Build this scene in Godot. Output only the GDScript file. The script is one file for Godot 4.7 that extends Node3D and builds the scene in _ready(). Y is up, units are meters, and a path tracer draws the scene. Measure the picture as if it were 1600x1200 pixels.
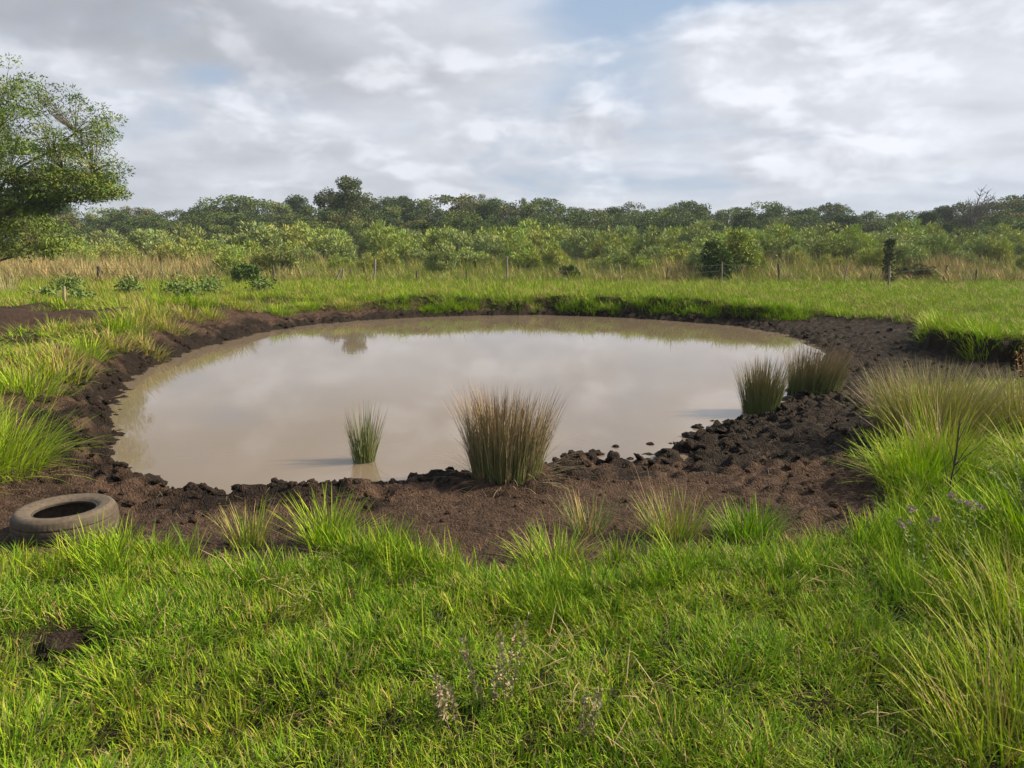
extends Node3D

const VS := 0.4            # vertex colours are stored in bytes: albedo = vertex colour * VS
const WATER_Y := -0.2
const CAM_H := 1.65

var rng := RandomNumberGenerator.new()
var names := {}
var M := {}
var n_lump := FastNoiseLite.new()
var n_fine := FastNoiseLite.new()
var n_big := FastNoiseLite.new()
var n_edge := FastNoiseLite.new()
var n_patch := FastNoiseLite.new()

# ------------------------------------------------------------------ outlines (metres, x / z)
var POND: Array[Vector2] = [
	Vector2(-4.86, -9.03), Vector2(-4.43, -8.17), Vector2(-4.0, -7.45), Vector2(-3.87, -7.05), Vector2(-3.57, -6.56), Vector2(-3.17, -6.19), Vector2(-2.79, -5.93),
	Vector2(-2.49, -5.76), Vector2(-2.21, -5.68), Vector2(-2.0, -5.79), Vector2(-1.71, -5.73), Vector2(-1.4, -5.78), Vector2(-1.16, -5.82), Vector2(-0.92, -5.93),
	Vector2(-0.71, -6.1), Vector2(-0.46, -6.23), Vector2(-0.05, -6.17), Vector2(0.27, -6.36), Vector2(0.47, -6.82), Vector2(0.92, -6.69), Vector2(1.23, -6.82),
	Vector2(1.5, -7.14), Vector2(1.75, -7.45), Vector2(2.03, -7.95), Vector2(2.55, -8.33), Vector2(3.1, -9.03), Vector2(3.57, -9.77), Vector2(4.45, -11.43),
	Vector2(5.6, -13.57), Vector2(6.09, -14.85), Vector2(6.15, -15.93), Vector2(6.35, -17.72), Vector2(5.76, -19.78), Vector2(4.43, -21.29), Vector2(2.82, -22.59),
	Vector2(0.97, -23.3), Vector2(-0.96, -23.06), Vector2(-2.79, -22.36), Vector2(-4.25, -21.29), Vector2(-5.32, -19.95), Vector2(-5.96, -17.86), Vector2(-6.12, -15.93),
	Vector2(-6.14, -14.37), Vector2(-5.94, -12.62), Vector2(-5.72, -11.31), Vector2(-5.33, -10.14)]
var MUD: Array[Vector2] = [
	Vector2(-5.6, -4.3), Vector2(-2.79, -3.97), Vector2(-2.35, -4.13), Vector2(-1.98, -4.19), Vector2(-1.65, -4.0), Vector2(-1.25, -3.83), Vector2(-1.0, -4.09), Vector2(-0.66, -4.19),
	Vector2(-0.36, -4.09), Vector2(-0.07, -3.9), Vector2(0.17, -3.81), Vector2(0.55, -3.9), Vector2(0.7, -4.0), Vector2(1.1, -4.19), Vector2(1.43, -4.09), Vector2(1.66, -4.23),
	Vector2(2.03, -4.39), Vector2(2.39, -4.58), Vector2(2.58, -4.76), Vector2(2.49, -4.96), Vector2(2.61, -5.56), Vector2(2.99, -6.42), Vector2(3.71, -7.73), Vector2(4.57, -9.0),
	Vector2(5.55, -9.5), Vector2(6.53, -9.5), Vector2(9.5, -9.0), Vector2(9.7, -10.2), Vector2(8.3, -10.8), Vector2(7.27, -11.9), Vector2(7.19, -13.44), Vector2(8.0, -15.2),
	Vector2(8.86, -17.18), Vector2(8.5, -19.32), Vector2(7.62, -19.5), Vector2(6.7, -19.6), Vector2(6.0, -20.3), Vector2(4.65, -21.75), Vector2(2.95, -22.95), Vector2(1.0, -23.6),
	Vector2(-1.0, -23.4), Vector2(-2.95, -22.8), Vector2(-4.6, -22.1), Vector2(-5.9, -21.1), Vector2(-6.6, -19.9), Vector2(-7.1, -18.3), Vector2(-7.2, -17.0), Vector2(-6.9, -15.2),
	Vector2(-6.6, -13.5), Vector2(-6.3, -12.0), Vector2(-6.0, -10.6), Vector2(-5.6, -9.4), Vector2(-5.1, -8.2), Vector2(-4.55, -7.1), Vector2(-4.1, -6.2), Vector2(-3.75, -5.4), Vector2(-5.6, -5.0)]
var SOIL: Array[Vector2] = [Vector2(-12.5, -12.6), Vector2(-8.6, -12.4), Vector2(-8.0, -13.6), Vector2(-8.1, -15.2), Vector2(-8.9, -16.6), Vector2(-10.5, -17.0), Vector2(-13.0, -17.2)]
# x, z, height of the land behind the mud, height of the step at the edge of the mud, width of the step
var LAND := [
	[-4.5, -3.8, 0.04, 0.05, 0.3], [0.0, -3.6, 0.03, 0.06, 0.3], [2.4, -4.3, 0.05, 0.06, 0.3], [3.6, -6.6, 0.08, 0.08, 0.4], [5.2, -8.8, 0.08, 0.08, 0.4],
	[8.6, -10.4, 0.26, 0.26, 0.3], [7.6, -12.3, 0.34, 0.36, 0.22], [7.6, -13.8, 0.33, 0.34, 0.22], [9.4, -17.0, 0.16, 0.12, 0.5], [8.4, -20.0, 0.12, 0.08, 0.6],
	[6.6, -20.4, 0.26, 0.28, 0.5], [4.8, -22.2, 0.35, 0.4, 0.5], [2.2, -23.6, 0.34, 0.4, 0.5], [-0.4, -24.0, 0.26, 0.3, 0.55], [-2.8, -23.4, 0.36, 0.38, 0.55],
	[-4.8, -22.6, 0.16, 0.18, 0.6], [-6.6, -21.0, 0.14, 0.1, 0.8], [-7.6, -18.4, 0.44, 0.16, 0.6], [-7.3, -16.0, 0.42, 0.16, 0.5], [-6.9, -13.0, 0.34, 0.16, 0.45],
	[-6.4, -11.0, 0.26, 0.14, 0.4], [-5.4, -8.2, 0.18, 0.12, 0.35], [-4.4, -5.8, 0.06, 0.08, 0.3], [-11.0, -15.5, 0.5, 0.1, 0.5], [-10.0, -11.5, 0.16, 0.1, 0.5], [-12.0, -24.0, 0.22, 0.1, 0.5],
	[0.0, -31.0, 0.15, 0.1, 0.5], [14.0, -13.0, 0.3, 0.1, 0.5], [15.0, -26.0, 0.14, 0.1, 0.5], [0.0, 1.0, 0.0, 0.05, 0.3], [6.5, -4.0, 0.06, 0.06, 0.3], [-8.0, -5.5, 0.1, 0.08, 0.3]]

const GX0 := -13.5
const GZ0 := -28.0
const GS := 0.15
const GW := 180
const GH := 180
var g_pond := PackedFloat32Array()
var g_mud := PackedFloat32Array()
var g_soil := PackedFloat32Array()
var g_land := PackedVector3Array()

func poly_sdf(p: Vector2, poly: Array[Vector2]) -> float:
	var best := 1e9
	var inside := false
	var j := poly.size() - 1
	for i in poly.size():
		var a := poly[i]
		var b := poly[j]
		var e := b - a
		var w := p - a
		var t := clampf(w.dot(e) / e.dot(e), 0.0, 1.0)
		best = minf(best, (w - e * t).length_squared())
		if (a.y > p.y) != (b.y > p.y) and p.x < (b.x - a.x) * (p.y - a.y) / (b.y - a.y) + a.x:
			inside = not inside
		j = i
	return -sqrt(best) if inside else sqrt(best)

func prepare_grids() -> void:
	for g in [g_pond, g_mud, g_soil]:
		pass
	g_pond.resize(GW * GH)
	g_mud.resize(GW * GH)
	g_soil.resize(GW * GH)
	g_land.resize(GW * GH)
	for iz in GH:
		for ix in GW:
			var p := Vector2(GX0 + ix * GS, GZ0 + iz * GS)
			var k := iz * GW + ix
			g_pond[k] = poly_sdf(p, POND)
			g_mud[k] = poly_sdf(p, MUD)
			g_soil[k] = poly_sdf(p, SOIL)
			if ix % 4 == 0 and iz % 4 == 0:
				var sum := Vector3.ZERO
				var ws := 0.0
				for c in LAND:
					var dx: float = c[0] - p.x
					var dz: float = c[1] - p.y
					var w := 1.0 / (pow(dx * dx + dz * dz, 1.6) + 0.05)
					sum += Vector3(c[2], c[3], c[4]) * w
					ws += w
				g_land[k] = sum / ws
	for iz in GH:
		for ix in GW:
			if ix % 4 == 0 and iz % 4 == 0:
				continue
			var ax := ix / 4 * 4
			var az := iz / 4 * 4
			var bx := mini(ax + 4, (GW - 1) / 4 * 4)
			var bz := mini(az + 4, (GH - 1) / 4 * 4)
			var fx := (ix - ax) / 4.0
			var fz := (iz - az) / 4.0
			var top := g_land[az * GW + ax].lerp(g_land[az * GW + bx], fx)
			g_land[iz * GW + ix] = top.lerp(g_land[bz * GW + ax].lerp(g_land[bz * GW + bx], fx), fz)

func look(g: PackedFloat32Array, x: float, z: float) -> float:
	var fx := (x - GX0) / GS
	var fz := (z - GZ0) / GS
	var cx := clampf(fx, 0.0, GW - 1.001)
	var cz := clampf(fz, 0.0, GH - 1.001)
	var ix := int(cx)
	var iz := int(cz)
	var tx := cx - ix
	var tz := cz - iz
	var k := iz * GW + ix
	var v := lerpf(lerpf(g[k], g[k + 1], tx), lerpf(g[k + GW], g[k + GW + 1], tx), tz)
	return v + (absf(fx - cx) + absf(fz - cz)) * GS

func land(x: float, z: float) -> Vector3:
	var cx := clampf((x - GX0) / GS, 0.0, GW - 1.001)
	var cz := clampf((z - GZ0) / GS, 0.0, GH - 1.001)
	var ix := int(cx)
	var iz := int(cz)
	var k := iz * GW + ix
	return g_land[k].lerp(g_land[k + 1], cx - ix).lerp(g_land[k + GW].lerp(g_land[k + GW + 1], cx - ix), cz - iz)

func mud_at(x: float, z: float) -> float:      # below 0: bare mud
	return look(g_mud, x, z) + n_edge.get_noise_2d(x, z) * (0.22 + 0.25 * smoothstep(-14.0, -20.0, z)) + n_big.get_noise_2d(x * 3.0, z * 3.0 + 50.0) * 0.25 * smoothstep(-12.0, -17.0, z)

func pond_at(x: float, z: float) -> float:
	return look(g_pond, x, z) + n_edge.get_noise_2d(x * 1.7 + 40.0, z * 1.7) * 0.16

func soil_at(x: float, z: float) -> float:
	return look(g_soil, x, z) + n_edge.get_noise_2d(x * 0.8, z * 0.8 + 90.0) * 0.9

func far_rise(z: float) -> float:
	return 2.6 * smoothstep(70.0, 190.0, -z)

func ground_y(x: float, z: float) -> float:
	if x < -30.0 or x > 30.0 or z < -45.0 or z > 6.0:
		return 0.13 + far_rise(z) + n_big.get_noise_2d(x, z) * 0.12
	var d := pond_at(x, z)
	var m := mud_at(x, z)
	var l := land(x, z)
	if z < -27.0:
		l.x = lerpf(l.x, 0.13, smoothstep(27.0, 36.0, -z))
	var foot := l.x - l.y
	var h := 0.0
	var rough := 0.0
	if d < 0.0:
		h = WATER_Y - 0.015 - 0.4 * smoothstep(0.0, 1.6, -d)
		rough = smoothstep(0.5, 0.0, -d) * 0.7
	elif m < 0.0:
		var t := d / (d - m)
		h = WATER_Y + (foot - WATER_Y) * pow(t, lerpf(0.75, 1.35, smoothstep(0.4, 1.6, x) * smoothstep(-13.0, -10.0, z)))
		rough = 1.0
	else:
		var t2 := smoothstep(0.0, l.z, m)
		h = foot + l.y * t2
		rough = 1.0 - t2
		h += n_big.get_noise_2d(x * 2.0, z * 2.0) * (0.06 + 0.14 * smoothstep(-5.0, -7.0, x) * smoothstep(-30.0, -26.0, z)) * smoothstep(0.2, 1.2, m)
		h += n_edge.get_noise_2d(x, z + 60.0) * 0.045 * smoothstep(0.1, 0.5, m)
		if z > -30.0:
			rough += smoothstep(0.1, -0.2, soil_at(x, z)) * 0.25
	if rough > 0.001:
		var near_shore := exp(-absf(d - 0.2) / 0.45)
		var left_near := smoothstep(1.2, -0.6, x) * smoothstep(-13.0, -8.0, z)
		var lump := n_lump.get_noise_2d(x, z)          # about -1 in the middle of a clod
		var clod := clampf(-lump, 0.0, 1.0)
		var broken := 0.5 + 0.5 * n_patch.get_noise_2d(x, z)
		var right := smoothstep(0.8, 2.4, x)
		var amp := 0.045 * broken + 0.012 + 0.12 * near_shore * (0.4 + 0.6 * broken) + 0.085 * right * broken
		amp += 0.06 * broken * smoothstep(-3.8, -5.0, x)
		h += rough * (amp * (clod - 0.45) + n_fine.get_noise_2d(x, z) * (0.022 + 0.05 * near_shore + 0.035 * right))
		h += rough * left_near * 0.075 * exp(-pow((d - 0.28) / 0.24, 2.0)) * (0.35 + broken)
	return h

# ------------------------------------------------------------------ naming
func numbered(called: String) -> String:
	if not names.has(called):
		names[called] = 0
		return called
	names[called] += 1
	return "%s_%03d" % [called, names[called]]

func tag(o: Node, label: String, category := "", group := "", kind := "") -> void:
	if label:
		o.set_meta("label", label)
	if category:
		o.set_meta("category", category)
	if group:
		o.set_meta("group", group)
	if kind:
		o.set_meta("kind", kind)

func thing(called: String, at: Vector3, label: String, category: String, group := "", turn := 0.0) -> Node3D:
	var o := Node3D.new()
	o.name = numbered(called)
	add_child(o)
	o.position = at
	o.rotation.y = turn
	tag(o, label, category, group)
	return o

func part(called: String, mesh: Mesh, mat: Material, parent: Node, kind := "") -> MeshInstance3D:
	var o := MeshInstance3D.new()
	o.name = called if parent != self else numbered(called)
	o.mesh = mesh
	o.material_override = mat
	if kind:
		o.set_meta("kind", kind)
	parent.add_child(o, true)
	return o

func scatter(called: String, mesh: Mesh, mat: Material, at: Array, colors: Array, label: String, category: String) -> void:
	if at.is_empty():
		return
	var mm := MultiMesh.new()
	mm.transform_format = MultiMesh.TRANSFORM_3D
	mm.use_colors = true
	mm.mesh = mesh
	mm.instance_count = at.size()
	for i in at.size():
		mm.set_instance_transform(i, at[i])
		mm.set_instance_color(i, colors[i])
	var o := MultiMeshInstance3D.new()
	o.name = numbered(called)
	o.multimesh = mm
	o.material_override = mat
	add_child(o)
	tag(o, label, category, "", "stuff")

# ------------------------------------------------------------------ mesh building
class MB:
	var v := PackedVector3Array()
	var n := PackedVector3Array()
	var c := PackedColorArray()
	var uv := PackedVector2Array()
	var i := PackedInt32Array()
	var smooth := false
	func vert(p: Vector3, col: Color) -> int:
		v.append(p)
		c.append(Color(col.r / 0.4, col.g / 0.4, col.b / 0.4))
		return v.size() - 1
	func tri(a: int, b: int, d: int) -> void:
		i.append(a); i.append(b); i.append(d)
	func done() -> ArrayMesh:
		var a := []
		a.resize(Mesh.ARRAY_MAX)
		a[Mesh.ARRAY_VERTEX] = v
		if smooth:
			a[Mesh.ARRAY_NORMAL] = n
		a[Mesh.ARRAY_COLOR] = c
		if uv.size() == v.size():
			a[Mesh.ARRAY_TEX_UV] = uv
		a[Mesh.ARRAY_INDEX] = i
		var m := ArrayMesh.new()
		m.add_surface_from_arrays(Mesh.PRIMITIVE_TRIANGLES, a)
		return m

func blade(mb: MB, base: Vector3, az: float, length: float, lean: float, bend: float, width: float, c0: Color, c1: Color, segs := 4) -> Vector3:
	var side := Vector3(-sin(az), 0, cos(az))
	var out := Vector3(cos(az), 0, sin(az))
	var twist := rng.randf_range(-0.8, 0.8)
	side = (side * cos(twist) + out * sin(twist)).normalized()
	var p := base
	var first := mb.v.size()
	for s in segs:
		var t := float(s) / segs
		var w := width * (0.75 + 0.5 * t - 1.05 * t * t)
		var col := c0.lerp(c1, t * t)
		mb.vert(p - side * w * 0.5, col)
		mb.vert(p + side * w * 0.5, col)
		var ang := lean + bend * (t + 0.5 / segs)
		p += (out * sin(ang) + Vector3.UP * cos(ang)) * length / segs
	mb.vert(p, c1)
	for s in segs - 1:
		var k := first + s * 2
		mb.tri(k, k + 2, k + 1)
		mb.tri(k + 1, k + 2, k + 3)
	var k2 := first + (segs - 1) * 2
	mb.tri(k2, k2 + 2, k2 + 1)
	return p

func kite(mb: MB, p: Vector3, dir: Vector3, side: Vector3, length: float, width: float, col: Color) -> void:
	var k := mb.vert(p, col)
	mb.vert(p + dir * length * 0.45 + side * width * 0.5, col)
	mb.vert(p + dir * length, col)
	mb.vert(p + dir * length * 0.45 - side * width * 0.5, col)
	mb.tri(k, k + 1, k + 2)
	mb.tri(k, k + 2, k + 3)

func tube(mb: MB, pts: Array, radii: Array, col: Color, sides := 6, cap := false) -> void:
	mb.smooth = true
	var first := mb.v.size()
	for k in pts.size():
		var p: Vector3 = pts[k]
		var a: Vector3 = pts[maxi(k - 1, 0)]
		var b: Vector3 = pts[mini(k + 1, pts.size() - 1)]
		var d := (b - a).normalized()
		var x := d.cross(Vector3(0.31, 0.17, 0.93)).normalized()
		var y := d.cross(x)
		for s in sides:
			var g := TAU * s / sides
			var nn := x * cos(g) + y * sin(g)
			mb.vert(p + nn * radii[k], col)
			mb.n.append(nn)
	for k in pts.size() - 1:
		for s in sides:
			var q := first + k * sides
			var s2 := (s + 1) % sides
			mb.tri(q + s, q + sides + s, q + s2)
			mb.tri(q + s2, q + sides + s, q + sides + s2)
	if cap:
		var q2 := first + (pts.size() - 1) * sides
		var d2: Vector3 = (pts[-1] - pts[-2]).normalized()
		var m := mb.vert(pts[-1] + d2 * radii[-1] * 0.25, col)
		mb.n.append(d2)
		for s in sides:
			mb.tri(q2 + s, m, q2 + (s + 1) % sides)

func jit(c: Color, k := 0.15) -> Color:
	var f := 1.0 + rng.randf_range(-k, k)
	return Color(c.r * f * (1.0 + rng.randf_range(-k, k) * 0.6), c.g * f, c.b * f * (1.0 + rng.randf_range(-k, k) * 0.6))

func ball() -> Vector3:
	while true:
		var p := Vector3(rng.randf_range(-1, 1), rng.randf_range(-1, 1), rng.randf_range(-1, 1))
		if p.length_squared() < 1.0:
			return p
	return Vector3.ZERO

func mat(called: String, rough := 0.8, back := Color.BLACK, spec := 0.5) -> StandardMaterial3D:
	var m := StandardMaterial3D.new()
	m.resource_name = called
	m.vertex_color_use_as_albedo = true
	m.albedo_color = Color(VS, VS, VS).linear_to_srgb()
	m.roughness = rough
	m.metallic_specular = spec
	m.cull_mode = BaseMaterial3D.CULL_DISABLED
	if back != Color.BLACK:
		m.backlight_enabled = true
		m.backlight = back
	return m

func noise_tex(freq: float, lo: Color, hi: Color, seed_: int, oct := 5, size := 1024) -> NoiseTexture2D:
	var n := FastNoiseLite.new()
	n.seed = seed_
	n.noise_type = FastNoiseLite.TYPE_SIMPLEX_SMOOTH
	n.frequency = freq
	n.fractal_octaves = oct
	n.fractal_gain = 0.62
	var t := NoiseTexture2D.new()
	t.width = size
	t.height = size
	t.seamless = true
	t.noise = n
	var g := Gradient.new()
	g.set_color(0, lo)
	g.set_color(1, hi)
	t.color_ramp = g
	return t

func make_materials() -> void:
	M.grass = mat("grass_blades", 0.6, Color(0.6, 0.7, 0.22), 0.22)
	M.rush = mat("rush_stems", 0.7, Color(0.16, 0.15, 0.1), 0.25)
	M.leaf = mat("leaves", 0.7, Color(0.4, 0.46, 0.22), 0.22)
	M.straw = mat("dry_stalks", 0.7, Color(0.35, 0.32, 0.25), 0.3)
	M.bark = mat("bark", 0.9)
	M.flower = mat("petals", 0.7, Color(0.4, 0.35, 0.4))
	M.wire = mat("wire", 0.5)
	M.rubber = mat("dusty_rubber", 0.85)
	M.rubber.albedo_texture = noise_tex(0.01, Color(0.55, 0.52, 0.5), Color(1, 1, 1), 71)
	M.rubber.uv1_triplanar = true
	M.rubber.uv1_scale = Vector3(2.3, 2.3, 2.3)
	for k in ["dry_mud", "wet_mud", "clod"]:
		var m := mat(k, 0.95, Color.BLACK, 0.3)
		m.cull_mode = BaseMaterial3D.CULL_BACK
		m.albedo_texture = noise_tex(0.012, Color(0.5, 0.48, 0.46), Color(1.0, 1.0, 1.0), 12)
		m.uv1_triplanar = true
		m.uv1_world_triplanar = true
		m.uv1_scale = Vector3(1.3, 1.3, 1.3)
		m.heightmap_enabled = true
		m.heightmap_texture = noise_tex(0.03, Color.BLACK, Color.WHITE, 33, 4)
		m.heightmap_scale = 6.0
		M[k] = m
	M.wet_mud.roughness = 0.72
	M.wet_mud.metallic_specular = 0.22
	var w := StandardMaterial3D.new()
	w.resource_name = "muddy_water"
	w.albedo_color = Color(0.132, 0.107, 0.08).linear_to_srgb()
	w.roughness = 0.03
	w.metallic_specular = 0.36
	w.normal_enabled = true
	var nt := noise_tex(0.006, Color.BLACK, Color.WHITE, 5, 3)
	nt.color_ramp = null
	nt.as_normal_map = true
	nt.bump_strength = 2.0
	w.normal_texture = nt
	w.normal_scale = 0.035
	w.uv1_scale = Vector3(0.35, 0.35, 1)
	M.water = w

# ------------------------------------------------------------------ sky
func make_sky() -> ImageTexture:
	var W := 4096
	var H := 2048
	var px := PackedByteArray()
	px.resize(W * H * 3)
	px.fill(150)
	var nb := FastNoiseLite.new()
	nb.seed = 21; nb.noise_type = FastNoiseLite.TYPE_SIMPLEX_SMOOTH; nb.frequency = 1.0; nb.fractal_octaves = 6; nb.fractal_gain = 0.5
	var nc := FastNoiseLite.new()
	nc.seed = 8; nc.noise_type = FastNoiseLite.TYPE_SIMPLEX_SMOOTH; nc.frequency = 1.0; nc.fractal_octaves = 6; nc.fractal_gain = 0.55
	# openings, bright heads and grey masses: azimuth, elevation, radii (degrees), strength
	var open := [[7.0, 15.5, 6.0, 3.0, 0.55], [-20.5, 11.5, 2.6, 1.0, 0.45], [6.5, 11.0, 6.0, 2.0, 0.4], [20.0, 16.8, 8.0, 1.2, 0.6]]
	var heads := [[6.0, 8.8, 3.6, 2.2, 0.8], [15.0, 14.0, 5.0, 3.5, 0.5], [17.0, 6.0, 3.2, 1.5, 0.8], [23.0, 6.2, 3.2, 1.4, 0.8], [30.0, 15.0, 7.0, 3.0, 0.4], [-6.0, 13.0, 5.0, 2.2, 0.3], [-17.0, 8.0, 6.0, 1.6, 0.3], [-27.0, 12.5, 6.0, 2.0, 0.25]]
	var greys := [[-28.0, 16.0, 14.0, 3.5, 0.8], [-16.0, 12.0, 10.0, 2.0, 0.5], [-3.0, 9.0, 6.0, 1.6, 0.2], [21.0, 5.2, 5.0, 0.8, 0.3], [2.0, 5.5, 6.0, 1.4, 0.16], [27.0, 15.2, 6.0, 1.0, 0.25], [30.0, 8.7, 4.0, 0.5, 0.3]]
	var sun_az := deg_to_rad(86.0)
	var sun_dir := Vector3(sin(sun_az) * cos(0.62), sin(0.62), -cos(sun_az) * cos(0.62))
	var y := 0
	while y < H / 2:
		var el := (0.5 - (y + 0.5) / H) * PI
		var eld := rad_to_deg(el)
		var low := eld < 24.0
		var step_y := 1 if low else 4
		var x := 0
		while x < W:
			var az := wrapf((x + 0.5) / W * TAU, -PI, PI)   # the left edge of a panorama looks along -z
			var azd := rad_to_deg(az)
			var fine := low and absf(azd) < 50.0
			var step := 1 if fine else 4
			var dir := Vector3(sin(az) * cos(el), sin(el), -cos(az) * cos(el))
			var k := 1.0 / (dir.y + 0.16)
			var u := dir.x * k
			var v := dir.z * k
			var wob := nb.get_noise_2d(u * 0.8 + 9.0, v * 0.8)
			var d := nb.get_noise_2d(u * 0.55 + wob * 0.5, v * 0.55 + 3.0)
			var d2 := nc.get_noise_2d(u * 1.4 + wob * 0.7, v * 1.4)
			# billows seen from the side, low in the sky
			var by := eld * 0.19
			var ring := Vector3(sin(az), 0, cos(az)) * 4.87
			ring.y = by + wob * 0.25
			var b := nc.get_noise_3dv(ring)
			var b_lit := b - nc.get_noise_3dv(ring + Vector3(cos(az) * 0.12, 0.16, -sin(az) * 0.12))
			var side := smoothstep(40.0, 10.0, eld)
			var cover := 0.80 + 0.5 * d + 0.28 * d2
			var puff := -0.02 + b + 0.12 * d
			var grey := 0.22 * d
			if absf(azd) < 60.0 and low:
				for o in open:
					var e: float = o[4] * exp(-pow((azd - o[0]) / o[2], 2.0) - pow((eld - o[1]) / o[3], 2.0))
					cover -= e * (1.0 + 1.2 * d2)
					puff -= e * 0.7
				for o in heads:
					puff += o[4] * 0.75 * exp(-pow((azd - o[0]) / o[2], 2.0) - pow((eld - o[1]) / o[3], 2.0))
				for o in greys:
					grey += o[4] * exp(-pow((azd - o[0]) / o[2], 2.0) - pow((eld - o[1]) / o[3], 2.0)) * (1.0 + 0.8 * d2)
			cover = smoothstep(0.18, 0.85, cover)
			var sa := dir.dot(sun_dir)
			var glow := 0.22 * pow(maxf(0.0, 0.5 + 0.5 * sa), 2.0) + 0.35 * pow(maxf(0.0, sa), 5.0)
			# a veil of high cloud, and heaped clouds before it with lit heads and grey bases
			var veil := clampf(0.61 + 0.13 * d2 + 0.10 * b - 0.26 * grey + glow * 1.1, 0.2, 0.92)
			var lit := clampf(0.5 + 1.5 * b_lit + 0.45 * b, 0.0, 1.0)
			var heap := clampf(lerpf(0.5, 0.84, lit) - 0.24 * grey + glow * lerpf(0.7, 1.05, lit), 0.2, 0.95)
			var haze := smoothstep(8.0, 0.0, eld)
			var blue := Color(0.33, 0.47, 0.68).lerp(Color(0.5, 0.6, 0.74), smoothstep(30.0, 0.0, eld))
			blue = blue * (0.85 + glow * 0.8)
			var c := blue.lerp(Color(veil * 0.94, veil * 0.985, veil * 1.08), cover)
			c = c.lerp(Color(heap * 0.96, heap * 0.985, heap * 1.06), smoothstep(-0.22, 0.5, puff) * 0.8 * side)
			c = c.lerp(Color(0.53, 0.575, 0.64) * (0.92 + glow), haze * 0.35)
			c = c.linear_to_srgb()
			var r8 := int(clampf(c.r, 0.0, 1.0) * 255.0)
			var g8 := int(clampf(c.g, 0.0, 1.0) * 255.0)
			var b8 := int(clampf(c.b, 0.0, 1.0) * 255.0)
			for yy in step_y:
				var at := ((y + yy) * W + x) * 3
				for xx in step:
					px[at] = r8
					px[at + 1] = g8
					px[at + 2] = b8
					at += 3
			x += step
		y += step_y
	return ImageTexture.create_from_image(Image.create_from_data(W, H, false, Image.FORMAT_RGB8, px))

# ------------------------------------------------------------------ ground and water
func axis(fine: Array, grow: float, far_lo: float, far_hi: float) -> PackedFloat32Array:
	var a := PackedFloat32Array()
	var lo := []
	var st: float = fine[0][2]
	var p: float = fine[0][0]
	while p > far_lo:
		st *= grow
		p -= st
		lo.append(p)
	lo.reverse()
	for q in lo:
		a.append(q)
	for f in fine:
		var q: float = f[0]
		while q < f[1] - f[2] * 0.5:
			a.append(q)
			q += f[2]
	st = fine[-1][2]
	p = fine[-1][1]
	while p < far_hi:
		a.append(p)
		st *= grow
		p += st
	return a

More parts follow.
